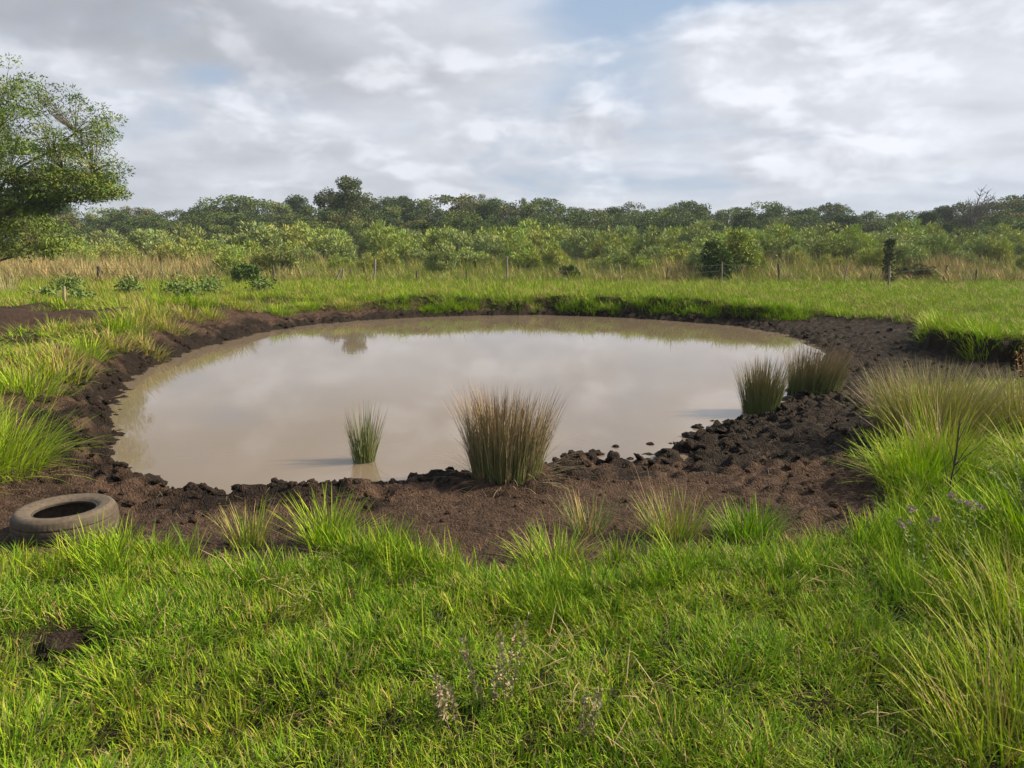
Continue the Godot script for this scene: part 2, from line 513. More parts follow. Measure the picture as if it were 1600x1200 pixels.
func make_ground() -> void:
	var xs := axis([[-6.6, 5.0, 0.04], [5.0, 9.6, 0.07]], 1.075, -700.0, 700.0)
	var zs := axis([[-24.6, -13.0, 0.085], [-13.0, -8.0, 0.05], [-8.0, -3.6, 0.034], [-3.6, 0.0, 0.12]], 1.075, -900.0, 40.0)
	var nx := xs.size()
	var nz := zs.size()
	var hs := PackedFloat32Array()
	hs.resize(nx * nz)
	for j in nz:
		for i in nx:
			hs[j * nx + i] = ground_y(xs[i], zs[j])
	var dry := MB.new()
	var v := PackedVector3Array()
	var nrm := PackedVector3Array()
	var col := PackedColorArray()
	v.resize(nx * nz)
	nrm.resize(nx * nz)
	col.resize(nx * nz)
	var wet := PackedByteArray()
	wet.resize(nx * nz)
	for j in nz:
		var j0 := maxi(j - 1, 0)
		var j1 := mini(j + 1, nz - 1)
		for i in nx:
			var i0 := maxi(i - 1, 0)
			var i1 := mini(i + 1, nx - 1)
			var k := j * nx + i
			var x := xs[i]
			var z := zs[j]
			v[k] = Vector3(x, hs[k], z)
			nrm[k] = Vector3(-(hs[j * nx + i1] - hs[j * nx + i0]) / (xs[i1] - xs[i0]), 1.0, -(hs[j1 * nx + i] - hs[j0 * nx + i]) / (zs[j1] - zs[j0])).normalized()
			var c := Color(0.075, 0.07, 0.03)
			if x > -30.0 and x < 30.0 and z > -45.0 and z < 6.0:
				var m := mud_at(x, z)
				var s := soil_at(x, z)
				var d := pond_at(x, z)
				var pat := n_patch.get_noise_2d(x * 1.3 + 7.0, z * 1.3)
				var brown := Color(0.118, 0.077, 0.057)
				# the wet mud has an outline of its own: wide on the trampled right shore, narrow elsewhere
				var reach := 0.45 + 2.6 * smoothstep(1.0, 4.5, x) * smoothstep(-4.9, -6.5, z)
				var w := smoothstep(0.18, -0.18, d - reach + pat * 0.6 + n_fine.get_noise_2d(x, z) * 0.3)
				var mudc := brown.lerp(Color(0.034, 0.0255, 0.021), w)
				mudc = mudc * (1.0 + 0.3 * pat)
				if m < 0.35:
					c = c.lerp(mudc, smoothstep(0.35, 0.05, m))
					wet[k] = 1 if w > 0.5 else 0
				if s < 0.2:
					c = c.lerp(Color(0.105, 0.067, 0.05) * (1.0 + 0.25 * pat), smoothstep(0.2, -0.1, s))
			col[k] = Color(c.r / VS, c.g / VS, c.b / VS)
	var idx := [PackedInt32Array(), PackedInt32Array()]
	for j in nz - 1:
		for i in nx - 1:
			var k := j * nx + i
			var t := 1 if wet[k] + wet[k + 1] + wet[k + nx] + wet[k + nx + 1] >= 2 else 0
			idx[t].append_array(PackedInt32Array([k, k + 1, k + nx, k + 1, k + nx + 1, k + nx]))
	var mesh := ArrayMesh.new()
	for t in 2:
		var a := []
		a.resize(Mesh.ARRAY_MAX)
		a[Mesh.ARRAY_VERTEX] = v
		a[Mesh.ARRAY_NORMAL] = nrm
		a[Mesh.ARRAY_COLOR] = col
		a[Mesh.ARRAY_INDEX] = idx[t]
		mesh.add_surface_from_arrays(Mesh.PRIMITIVE_TRIANGLES, a)
	mesh.surface_set_material(0, M.dry_mud)
	mesh.surface_set_material(1, M.wet_mud)
	var o := MeshInstance3D.new()
	o.name = "ground"
	o.mesh = mesh
	add_child(o)
	tag(o, "dark trampled mud and grassy land round the pond", "", "", "structure")
	# water
	var grown := Geometry2D.offset_polygon(PackedVector2Array(POND), 0.9)[0]
	var tri := Geometry2D.triangulate_polygon(grown)
	var st := SurfaceTool.new()
	st.begin(Mesh.PRIMITIVE_TRIANGLES)
	for q in range(0, tri.size(), 3):
		var p3 := [grown[tri[q]], grown[tri[q + 1]], grown[tri[q + 2]]]
		if (p3[1] - p3[0]).cross(p3[2] - p3[0]) < 0.0:
			p3.reverse()
		for p in p3:
			st.set_normal(Vector3.UP)
			st.set_tangent(Plane(1, 0, 0, 1))
			st.set_uv(p)
			st.add_vertex(Vector3(p.x, WATER_Y, p.y))
	var wtr := part("water", st.commit(), M.water, self)
	tag(wtr, "still beige muddy water of the pond", "", "", "structure")

# ------------------------------------------------------------------ grass
func tuft_mesh(n: int, r: float, len0: float, len1: float, spread: float, bend: float, width: float, cols: Array, segs := 3) -> ArrayMesh:
	var mb := MB.new()
	for k in n:
		var a := rng.randf() * TAU
		var q := sqrt(rng.randf()) * r
		var c: Color = jit(cols[rng.randi() % cols.size()], 0.2)
		blade(mb, Vector3(cos(a) * q, -0.01, sin(a) * q), a + rng.randf_range(-1.2, 1.2), rng.randf_range(len0, len1), rng.randf_range(0.05, spread), rng.randf_range(0.1, bend), width * rng.randf_range(0.7, 1.25), c, c, segs)
	return mb.done()

const G1 := Color(0.086, 0.172, 0.010)
const G2 := Color(0.155, 0.255, 0.014)
const G3 := Color(0.24, 0.315, 0.022)
const S1 := Color(0.30, 0.235, 0.11)
const S2 := Color(0.22, 0.165, 0.08)

func place(x: float, z: float, size: float, tall := 1.0, sink := 0.0) -> Transform3D:
	var b := Basis(Vector3.UP, rng.randf() * TAU).scaled(Vector3(size, size * tall, size))
	return Transform3D(b, Vector3(x, ground_y(x, z) - sink, z))

func make_lawn() -> void:
	var short := []
	for k in 4:
		short.append(tuft_mesh(20, 0.05, 0.05, 0.13, 1.15, 1.1, 0.0052, [G1, G1, G2, G2, G3, G1, S1]))
	# well inside the lawn the short grass comes in turves a third of a metre across
	var turf := []
	var turf_at := [[], [], [], [], [], []]
	var turf_cl := [[], [], [], [], [], []]
	for k in 6:
		turf.append(tuft_mesh(860, 0.2, 0.035, 0.11, 1.15, 1.1, 0.0052, [G1, G1, G2, G2, G3, G3, S1, Color(0.16, 0.19, 0.05)]))
	var tz := -0.7
	while tz > -5.4:
		var tx := tz * 0.85 - 1.6
		while tx < 1.8 - tz * 0.9:
			var qx := tx + rng.randf_range(-0.04, 0.04)
			var qz := tz + rng.randf_range(-0.04, 0.04)
			tx += 0.25
			if mud_at(qx, qz) < 0.3 or Vector2(qx + 1.9, qz + 3.0).length() < 0.33:
				continue
			var e := 0.12
			var up := Vector3(ground_y(qx - e, qz) - ground_y(qx + e, qz), 2.0 * e, ground_y(qx, qz - e) - ground_y(qx, qz + e)).normalized()
			var b := Basis(Quaternion(Vector3.UP, up)) * Basis(Vector3.UP, rng.randf() * TAU)
			var k := rng.randi() % 6
			turf_at[k].append(Transform3D(b.scaled_local(Vector3(1, clampf(0.95 + 0.8 * n_big.get_noise_2d(qx * 7.0 + 5.0, qz * 7.0) + rng.randf_range(-0.1, 0.1), 0.5, 1.5), 1)), Vector3(qx, ground_y(qx, qz), qz)))
			var dry := clampf(n_patch.get_noise_2d(qx * 0.8, qz * 0.8) * 0.6 + 0.25, 0.0, 0.7)
			turf_cl[k].append(Color(0.84 + 0.3 * dry, 0.92 - 0.1 * dry + rng.randf() * 0.1, 0.85))
		tz -= 0.25
	for k in 6:
		scatter("grass", turf[k], M.grass, turf_at[k], turf_cl[k], "short bright green pasture grass on the near side of the pond", "grass")
	var tall := []
	for k in 3:
		tall.append(tuft_mesh(24, 0.05, 0.1, 0.23, 0.6, 0.9, 0.0055, [G1, G2, G2, G3]))
	var at := [[], [], [], [], [], [], []]
	var cl := [[], [], [], [], [], [], []]
	var z := -0.9
	while z > -5.2:
		var x := z * 0.8 - 1.2
		while x < 1.4 - z * 0.85:
			var px := x + rng.randf_range(-0.03, 0.03)
			var pz := z + rng.randf_range(-0.03, 0.03)
			x += 0.052
			var m := mud_at(px, pz)
			var hole := Vector2((px + 1.9) / 0.14, (pz + 3.0) / 0.1).length()
			if m < 0.02 + rng.randf() * 0.12 or hole < 0.9 + rng.randf() * 0.3:
				continue
			var tallness := n_big.get_noise_2d(px * 6.0, pz * 6.0)
			var edge := smoothstep(1.15, 0.15, m)
			var want := tallness * 0.9 + edge * 0.6 - 0.28 + 0.5 * smoothstep(1.4, 2.4, px) * smoothstep(-1.0, -2.2, pz)
			var is_tall := rng.randf() < want * 0.55
			if not is_tall and m > 0.45 and Vector2(px + 1.9, pz + 3.0).length() > 0.4 and rng.randf() > 0.1:
				continue
			var k := rng.randi() % 4 if not is_tall else 4 + rng.randi() % 3
			var dry := clampf(n_patch.get_noise_2d(px * 0.8, pz * 0.8) * 0.5 + 0.25, 0.0, 0.7) * rng.randf()
			at[k].append(place(px, pz, rng.randf_range(0.75, 1.25), rng.randf_range(0.75, 1.2)))
			cl[k].append(Color(0.88 + 0.2 * dry + rng.randf() * 0.1, 0.88 + rng.randf() * 0.14 - 0.08 * dry, 0.85))
		z -= 0.052
	var dead := []
	for k in 3:
		var dm := MB.new()
		for q in 9:
			var a := rng.randf() * TAU
			blade(dm, Vector3(rng.randf_range(-0.06, 0.06), rng.randf_range(0.01, 0.05), rng.randf_range(-0.06, 0.06)), a, rng.randf_range(0.06, 0.16), rng.randf_range(0.9, 1.5), rng.randf_range(-0.2, 0.5), 0.0042, jit(S1, 0.25), jit(Color(0.36, 0.3, 0.18), 0.25), 3)
		dead.append(dm.done())
	var dat := [[], [], []]
	var dcl := [[], [], []]
	for q in 500:
		var pz := rng.randf_range(-5.0, -1.0)
		var px := rng.randf_range(pz * 0.8 - 0.8, 1.0 - pz * 0.85)
		if mud_at(px, pz) < 0.05 or rng.randf() > 0.3 + 0.9 * n_patch.get_noise_2d(px * 0.9 + 3.0, pz * 0.9):
			continue
		dat[q % 3].append(place(px, pz, rng.randf_range(0.8, 1.3)))
		dcl[q % 3].append(Color.WHITE * rng.randf_range(0.7, 1.0))
	for k in 3:
		scatter("dead_grass", dead[k], M.straw, dat[k], dcl[k], "dead straw coloured blades lying in the green lawn", "dead grass")
	for k in 7:
		var mesh: Mesh = short[k] if k < 4 else tall[k - 4]
		scatter("grass", mesh, M.grass, at[k], cl[k], "short bright green pasture grass on the near side of the pond" if k < 4 else "longer green grass standing up along the near edge of the mud", "grass")

func make_bank_grass() -> void:
	var green := []
	for k in 3:
		green.append(tuft_mesh(26, 0.12, 0.1, 0.27, 1.0, 1.2, 0.010, [G1, G2, G2, G3, S1]))
	var dry := tuft_mesh(26, 0.13, 0.1, 0.3, 1.1, 1.2, 0.009, [S1, S2, S1, G3])
	var at := [[], [], [], []]
	var cl := [[], [], [], []]
	# z from, z to, x from, x to, spacing, size
	for f in [[-3.6, -11.0, -11.0, -3.2, 0.13, 0.9], [-3.6, -11.0, 2.3, 13.0, 0.13, 0.9], [-11.0, -28.0, -22.0, -5.2, 0.19, 1.15], [-11.0, -28.0, 5.8, 24.0, 0.19, 1.15], [-20.0, -28.0, -6.0, 7.0, 0.17, 1.1], [-28.0, -45.0, -36.0, 38.0, 0.27, 1.5]]:
		var z: float = f[0]
		while z > f[1]:
			var x: float = f[2]
			while x < f[3]:
				var px: float = x + rng.randf_range(-0.5, 0.5) * f[4]
				var pz: float = z + rng.randf_range(-0.5, 0.5) * f[4]
				x += f[4]
				var m := mud_at(px, pz)
				if m < 0.06 + rng.randf() * 0.15:
					continue
				if soil_at(px, pz) < rng.randf() * 0.3 and rng.randf() < 0.95:
					continue
				var left := smoothstep(-2.0, -6.0, px)
				var bare := n_patch.get_noise_2d(px * 0.45 + 31.0, pz * 0.45)
				if left > 0.5 and pz > -30.0 and bare > 0.32 and rng.randf() < 0.8:
					continue
				var straw := n_big.get_noise_2d(px * 2.5 + 11.0, pz * 2.5) * 0.5 + 0.1 + 0.35 * left * smoothstep(1.3, 0.2, m)
				var k := 3 if rng.randf() < straw else rng.randi() % 3
				var tallness := clampf(0.85 + 0.9 * n_big.get_noise_2d(px * 3.0, pz * 3.0), 0.45, 1.6)
				if px < -6.6 and pz > -12.9 and pz < -9.0:
					tallness *= 0.5
				if px > 2.2 and pz > -9.5:
					tallness *= 0.5
				if px > 6.0 and m > 0.8:
					tallness *= 0.75
				at[k].append(place(px, pz, f[5] * rng.randf_range(0.7, 1.2), tallness))
				cl[k].append(Color(0.92 + rng.randf() * 0.16 - 0.06, 0.88 + rng.randf() * 0.14, 0.8))
			z -= f[4]
	for k in 4:
		scatter("grass", green[k] if k < 3 else dry, M.grass if k < 3 else M.straw, at[k], cl[k], "green pasture grass on the banks and the far meadow" if k < 3 else "straw coloured dry grass among the green on the banks", "grass")

func make_field_grass() -> void:
	# tall dry grass and herbs behind the fence
	var tan1 := Color(0.31, 0.24, 0.115)
	var tan2 := Color(0.36, 0.27, 0.13)
	var olive := Color(0.20, 0.205, 0.075)
	var rust := Color(0.27, 0.16, 0.08)
	var kinds := [
		tuft_mesh(36, 0.35, 0.7, 1.75, 0.3, 0.5, 0.022, [tan1, tan2, tan1, olive]),
		tuft_mesh(36, 0.35, 0.5, 1.35, 0.4, 0.6, 0.024, [olive, olive, G2, tan1]),
		tuft_mesh(32, 0.3, 0.8, 1.7, 0.3, 0.5, 0.024, [tan2, rust, tan1, olive])]
	var at := [[], [], []]
	var cl := [[], [], []]
	var z := -38.0
	while z > -84.0:
		var sp := 0.46 + (-z - 38.0) * 0.02
		var x := z * 0.85
		while x < -z * 0.85:
			var px := x + rng.randf_range(-0.5, 0.5) * sp
			var pz := z + rng.randf_range(-0.5, 0.5) * sp
			x += sp
			var s := px / -pz
			var n := n_big.get_noise_2d(px * 0.8, pz * 0.8)
			var tanny := 0.12 + 0.8 * smoothstep(-0.3, -0.48, s) + 0.3 * smoothstep(0.25, 0.5, s) + n * 0.8 - 0.25 * smoothstep(-0.35, -0.1, s) * smoothstep(0.2, 0.0, s)
			var k := 1
			if rng.randf() < tanny:
				k = 2 if s > 0.15 and rng.randf() < 0.6 else 0
			var rise := smoothstep(39.5, 50.0, -pz - 2.0 * n)
			if -pz < 41.5 + 5.0 * n_big.get_noise_2d(px * 1.7 + 70.0, pz * 0.6) and rng.randf() < 0.75:
				continue
			at[k].append(place(px, pz, rng.randf_range(0.8, 1.2), (0.5 + 0.5 * rise) * rng.randf_range(0.55, 1.15) * (1.0 + 0.35 * n)))
			cl[k].append(Color(0.85 + rng.randf() * 0.15, 0.85 + rng.randf() * 0.15, 0.9))
		z -= sp
	var labels := ["tall straw coloured grass standing behind the wire fence", "olive green herbs and grass behind the wire fence", "rusty brown seeding grass behind the wire fence"]
	for k in 3:
		scatter("tall_grass", kinds[k], M.straw if k != 1 else M.grass, at[k], cl[k], labels[k], "tall grass")

# ------------------------------------------------------------------ clumps
func tussock(called: String, at: Vector2, n: int, r: float, len0: float, len1: float, spread: float, bend: float, width: float, low: Array, tips: Array, label: String, group := "", lean_to := Vector2.ZERO, category := "grass", y := -99.0, part_name := "blades") -> Node3D:
	var h := ground_y(at.x, at.y) if y < -50.0 else y
	var o := thing(called, Vector3(at.x, h, at.y), label, category, group)
	var mb := MB.new()
	for k in n:
		var a := rng.randf() * TAU
		var q := sqrt(rng.randf()) * r
		var pick := rng.randi() % tips.size()
		var tone := jit(tips[pick], 0.2)
		var base := Vector3(cos(a) * q, -0.03, sin(a) * q)
		if y < -50.0:
			base.y = ground_y(at.x + base.x, at.y + base.z) - h - 0.02
		var out := Vector2(cos(a), sin(a)) * (0.25 + q / r) + Vector2(rng.randf_range(-0.6, 0.6), rng.randf_range(-0.6, 0.6)) + lean_to
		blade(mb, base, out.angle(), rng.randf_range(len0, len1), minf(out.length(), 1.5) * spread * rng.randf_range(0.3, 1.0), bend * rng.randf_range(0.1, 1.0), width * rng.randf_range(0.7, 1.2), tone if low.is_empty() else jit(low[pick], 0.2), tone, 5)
	part(part_name, mb.done(), M.rush if category == "rushes" else M.grass, o, "stuff")
	return o

func make_clumps() -> void:
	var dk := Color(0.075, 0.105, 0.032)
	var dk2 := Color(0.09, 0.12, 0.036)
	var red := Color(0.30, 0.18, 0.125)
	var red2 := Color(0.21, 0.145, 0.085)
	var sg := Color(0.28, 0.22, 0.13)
	# rushes in and by the water
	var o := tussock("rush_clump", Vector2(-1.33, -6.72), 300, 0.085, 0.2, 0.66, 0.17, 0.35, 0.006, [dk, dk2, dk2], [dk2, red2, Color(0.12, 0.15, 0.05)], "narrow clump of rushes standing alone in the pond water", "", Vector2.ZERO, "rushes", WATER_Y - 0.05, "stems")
	var mb := MB.new()
	for k in 22:
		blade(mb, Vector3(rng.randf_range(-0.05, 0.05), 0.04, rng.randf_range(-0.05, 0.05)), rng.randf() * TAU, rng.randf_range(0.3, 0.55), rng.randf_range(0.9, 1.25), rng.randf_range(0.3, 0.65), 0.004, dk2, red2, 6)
	part("fallen_stems", mb.done(), M.grass, o, "stuff")
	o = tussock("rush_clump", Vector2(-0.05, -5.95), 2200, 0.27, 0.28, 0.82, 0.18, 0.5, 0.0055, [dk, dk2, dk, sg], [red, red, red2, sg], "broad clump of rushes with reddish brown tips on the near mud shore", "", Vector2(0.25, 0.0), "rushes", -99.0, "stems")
	mb = MB.new()
	for k in 150:
		var a := rng.randf() * TAU
		blade(mb, Vector3(cos(a) * 0.24, -0.02, sin(a) * 0.24), a, rng.randf_range(0.25, 0.6), rng.randf_range(0.2, 1.2), rng.randf_range(0.3, 1.6), 0.005, jit(sg), jit(sg), 5)
	part("dead_stems", mb.done(), M.straw, o, "stuff")
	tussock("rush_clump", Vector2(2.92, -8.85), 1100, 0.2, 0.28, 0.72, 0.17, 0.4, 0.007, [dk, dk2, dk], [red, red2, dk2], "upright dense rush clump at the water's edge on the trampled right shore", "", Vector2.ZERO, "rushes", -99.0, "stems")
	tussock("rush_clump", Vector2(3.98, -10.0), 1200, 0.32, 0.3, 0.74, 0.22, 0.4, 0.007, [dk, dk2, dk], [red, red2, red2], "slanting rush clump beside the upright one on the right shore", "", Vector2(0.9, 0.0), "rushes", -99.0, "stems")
	# the big tussocks on the right
	tussock("dry_tussock", Vector2(3.75, -6.75), 1700, 0.4, 0.35, 0.74, 0.6, 0.5, 0.006, [], [Color(0.24, 0.19, 0.13), Color(0.3, 0.24, 0.16), Color(0.13, 0.15, 0.05)], "large grey brown tussock of dry wiry grass on the right bank", "", Vector2(-0.1, 0.0))
	tussock("dry_tussock", Vector2(4.75, -6.9), 1100, 0.4, 0.3, 0.66, 0.65, 0.5, 0.006, [], [Color(0.24, 0.19, 0.13), Color(0.3, 0.24, 0.16), Color(0.13, 0.15, 0.05)], "second wiry dry tussock behind the tall seeding grass")
	tussock("green_tussock", Vector2(2.95, -5.35), 560, 0.32, 0.22, 0.46, 0.9, 0.7, 0.008, [], [G2, G3, G3], "bright green spiky tussock below the large grey brown one")
	tussock("green_tussock", Vector2(3.3, -5.75), 260, 0.25, 0.3, 0.6, 0.7, 0.6, 0.007, [], [G3, sg], "pale green tussock mixed with straw between bright and dry tussocks")
	tussock("green_tussock", Vector2(3.75, -5.0), 420, 0.32, 0.3, 0.62, 0.6, 0.7, 0.009, [], [G3, Color(0.24, 0.29, 0.05)], "tall yellow green tussock under the orange seed head")
	tussock("green_tussock", Vector2(3.0, -3.95), 320, 0.3, 0.3, 0.55, 0.6, 0.6, 0.008, [], [G2, G3], "tall green grass clump beside the purple flowers")
	# small tufts at the near edge of the mud
	var g := "small tufts along the near mud"
	tussock("grass_tuft", Vector2(-1.55, -4.3), 170, 0.09, 0.16, 0.34, 0.55, 0.5, 0.006, [], [G2, Color(0.2, 0.2, 0.06), S1], "olive tuft between the tyre and the vivid green tuft", g)
	tussock("grass_tuft", Vector2(-1.08, -4.3), 230, 0.11, 0.18, 0.4, 0.75, 0.7, 0.007, [], [G2, G3], "vivid green spiky tuft standing in bare mud beside an olive tuft", g)
	tussock("grass_tuft", Vector2(0.24, -4.0), 260, 0.17, 0.14, 0.3, 0.95, 0.8, 0.006, [], [G2, G2, S1], "low spreading tuft of mixed straw and green blades", g)
	tussock("grass_tuft", Vector2(0.47, -4.55), 110, 0.1, 0.2, 0.34, 0.6, 0.5, 0.005, [], [Color(0.12, 0.19, 0.07), S1], "sparse blue green tuft further out on the bare mud", g)
	var t := tussock("grass_tuft", Vector2(0.98, -4.45), 200, 0.15, 0.16, 0.34, 0.6, 0.5, 0.006, [], [G2, S1], "tuft topped with fine pinkish brown dry stalks", g)
	mb = MB.new()
	for k in 60:
		blade(mb, Vector3(rng.randf_range(-0.12, 0.08), 0, rng.randf_range(-0.1, 0.1)), PI + rng.randf_range(-1.3, 1.3), rng.randf_range(0.3, 0.5), rng.randf_range(0.05, 0.5), 0.2, 0.003, sg, Color(0.27, 0.17, 0.11), 4)
	part("dry_stalks", mb.done(), M.straw, t, "stuff")
	tussock("grass_tuft", Vector2(1.42, -4.38), 260, 0.15, 0.14, 0.31, 0.7, 0.6, 0.007, [], [G2, G1], "rounded dense green tuft beside the one with pinkish dry stalks", g)
	# the left bank
	tussock("green_tussock", Vector2(-4.02, -5.75), 700, 0.36, 0.35, 0.7, 0.75, 0.95, 0.008, [], [G2, G3, G3], "large drooping bright green tussock at the left end of the mud", "", Vector2(0.5, 0.1))
	tussock("green_tussock", Vector2(-4.0, -5.05), 420, 0.3, 0.25, 0.5, 0.8, 0.9, 0.007, [], [G3, S1], "yellowish green tussock in front of the large drooping one", "", Vector2(0.3, 0.1))
	var spots := [[-5.55, -8.3, 0.5, 0], [-6.0, -9.6, 0.45, 1], [-6.5, -11.2, 0.5, 0], [-6.8, -12.3, 0.4, 2], [-7.2, -13.4, 0.5, 0], [-7.2, -14.5, 0.42, 2], [-7.5, -15.6, 0.5, 1], [-7.4, -16.8, 0.45, 2], [-7.9, -18.3, 0.5, 0], [-7.1, -19.6, 0.5, 1], [-8.9, -18.9, 0.5, 0], [-7.0, -9.3, 0.5, 0], [-8.2, -11.0, 0.5, 1], [-6.1, -10.4, 0.36, 2], [-6.5, -13.0, 0.34, 2], [-6.8, -15.0, 0.36, 2], [-6.9, -17.6, 0.36, 1], [-6.5, -20.4, 0.4, 0], [-5.7, -21.6, 0.36, 0], [-4.9, -22.3, 0.36, 1]]
	var lb := ["green tussock leaning over the left bank of the pond", "yellow green tussock on the left bank of the pond", "straw coloured tussock hanging from the left bank"]
	for s in spots:
		var tip: Array = [[G2, G3], [G3, S1], [S1, S1, G3]][s[3]]
		tussock("bank_tussock", Vector2(s[0] + rng.randf_range(0.0, 0.5), s[1]), 240, rng.randf_range(0.2, 0.34), s[2] * 0.5, s[2], 0.8, 0.9, 0.011, [], tip, lb[s[3]], "tussocks along the left bank", Vector2(0.4, 0.0))
	# lush clumps over the far bank and the cut on the right
	for k in 46:
		var x := -4.4 + k * 0.262
		var z := -40.0
		for q in 60:
			z = -25.5 + q * 0.1
			if look(g_mud, x, z) < 0.16:
				break
		var strong := 1.0 if x > 1.5 or x < -1.5 else 0.6
		if x < -3.6 or rng.randf() < 0.12:
			continue
		if k % 2 == 0 and strong < 1.0:
			continue
		tussock("bank_tussock", Vector2(x + rng.randf_range(-0.1, 0.1), z + rng.randf_range(-0.25, 0.05)), 130, rng.randf_range(0.18, 0.38), 0.15 * strong, rng.randf_range(0.28, 0.62) * strong, 0.85, 1.1, 0.014, [], [G2, G1, G3], "lush green clump hanging over the dark far bank", "clumps over the far bank", Vector2(0, 0.5))
		if rng.randf() < 0.75:
			tussock("bank_tussock", Vector2(x + rng.randf_range(-0.15, 0.15), z + rng.randf_range(0.1, 0.25)), 90, 0.16, 0.1, rng.randf_range(0.2, 0.36), 0.9, 1.0, 0.013, [], [G2, G3, G3], "short green tuft growing low on the face of the far bank", "tufts on the far bank face", Vector2(0, 0.6))
	for s in [[7.3, -12.1], [7.5, -12.6], [7.45, -13.2], [7.5, -13.8], [7.9, -14.5], [8.0, -11.6], [8.5, -11.1], [9.0, -10.6], [8.5, -15.6], [9.1, -10.1], [6.9, -19.9], [8.2, -19.8]]:
		tussock("bank_tussock", Vector2(s[0] + 0.12, s[1]), 150, 0.26, 0.2, 0.42, 0.8, 1.1, 0.012, [], [G3, G2, G3], "yellow green clump hanging over the cut bank on the right", "clumps over the right cut bank", Vector2(-0.5, 0.2))
	# tall grass in the near right corner
	for s in [[1.95, -2.6, 0.5], [2.25, -2.25, 0.62], [1.65, -2.3, 0.42], [2.5, -2.75, 0.62], [2.0, -1.85, 0.62], [2.6, -1.95, 0.85], [2.3, -3.2, 0.48], [2.9, -2.45, 0.9], [2.75, -1.35, 1.1]]:
		tussock("tall_grass_clump", Vector2(s[0], s[1]), 300, 0.26, s[2] * 0.3, s[2], 0.5, 0.9, 0.006, [], [G3, G3, Color(0.24, 0.3, 0.05), S1], "tall sunlit yellow green grass clump beside the short lawn", "tall grass in the near corner", Vector2(-0.15, 0.1))

# ------------------------------------------------------------------ herbs
func stem_path(base: Vector3, dir: Vector3, length: float, wob: float, segs: int) -> Array:
	var pts := [base]
	var d := dir.normalized()
	var p := base
	for k in segs:
		d = (d + Vector3(rng.randf_range(-wob, wob), rng.randf_range(-wob, wob) * 0.4 + 0.02, rng.randf_range(-wob, wob))).normalized()
		p += d * length / segs
		pts.append(p)
	return pts

func taper(r: float, n: int, end := 0.35) -> Array:
	var a := []
	for k in n:
		a.append(r * lerpf(1.0, end, float(k) / (n - 1)))
	return a

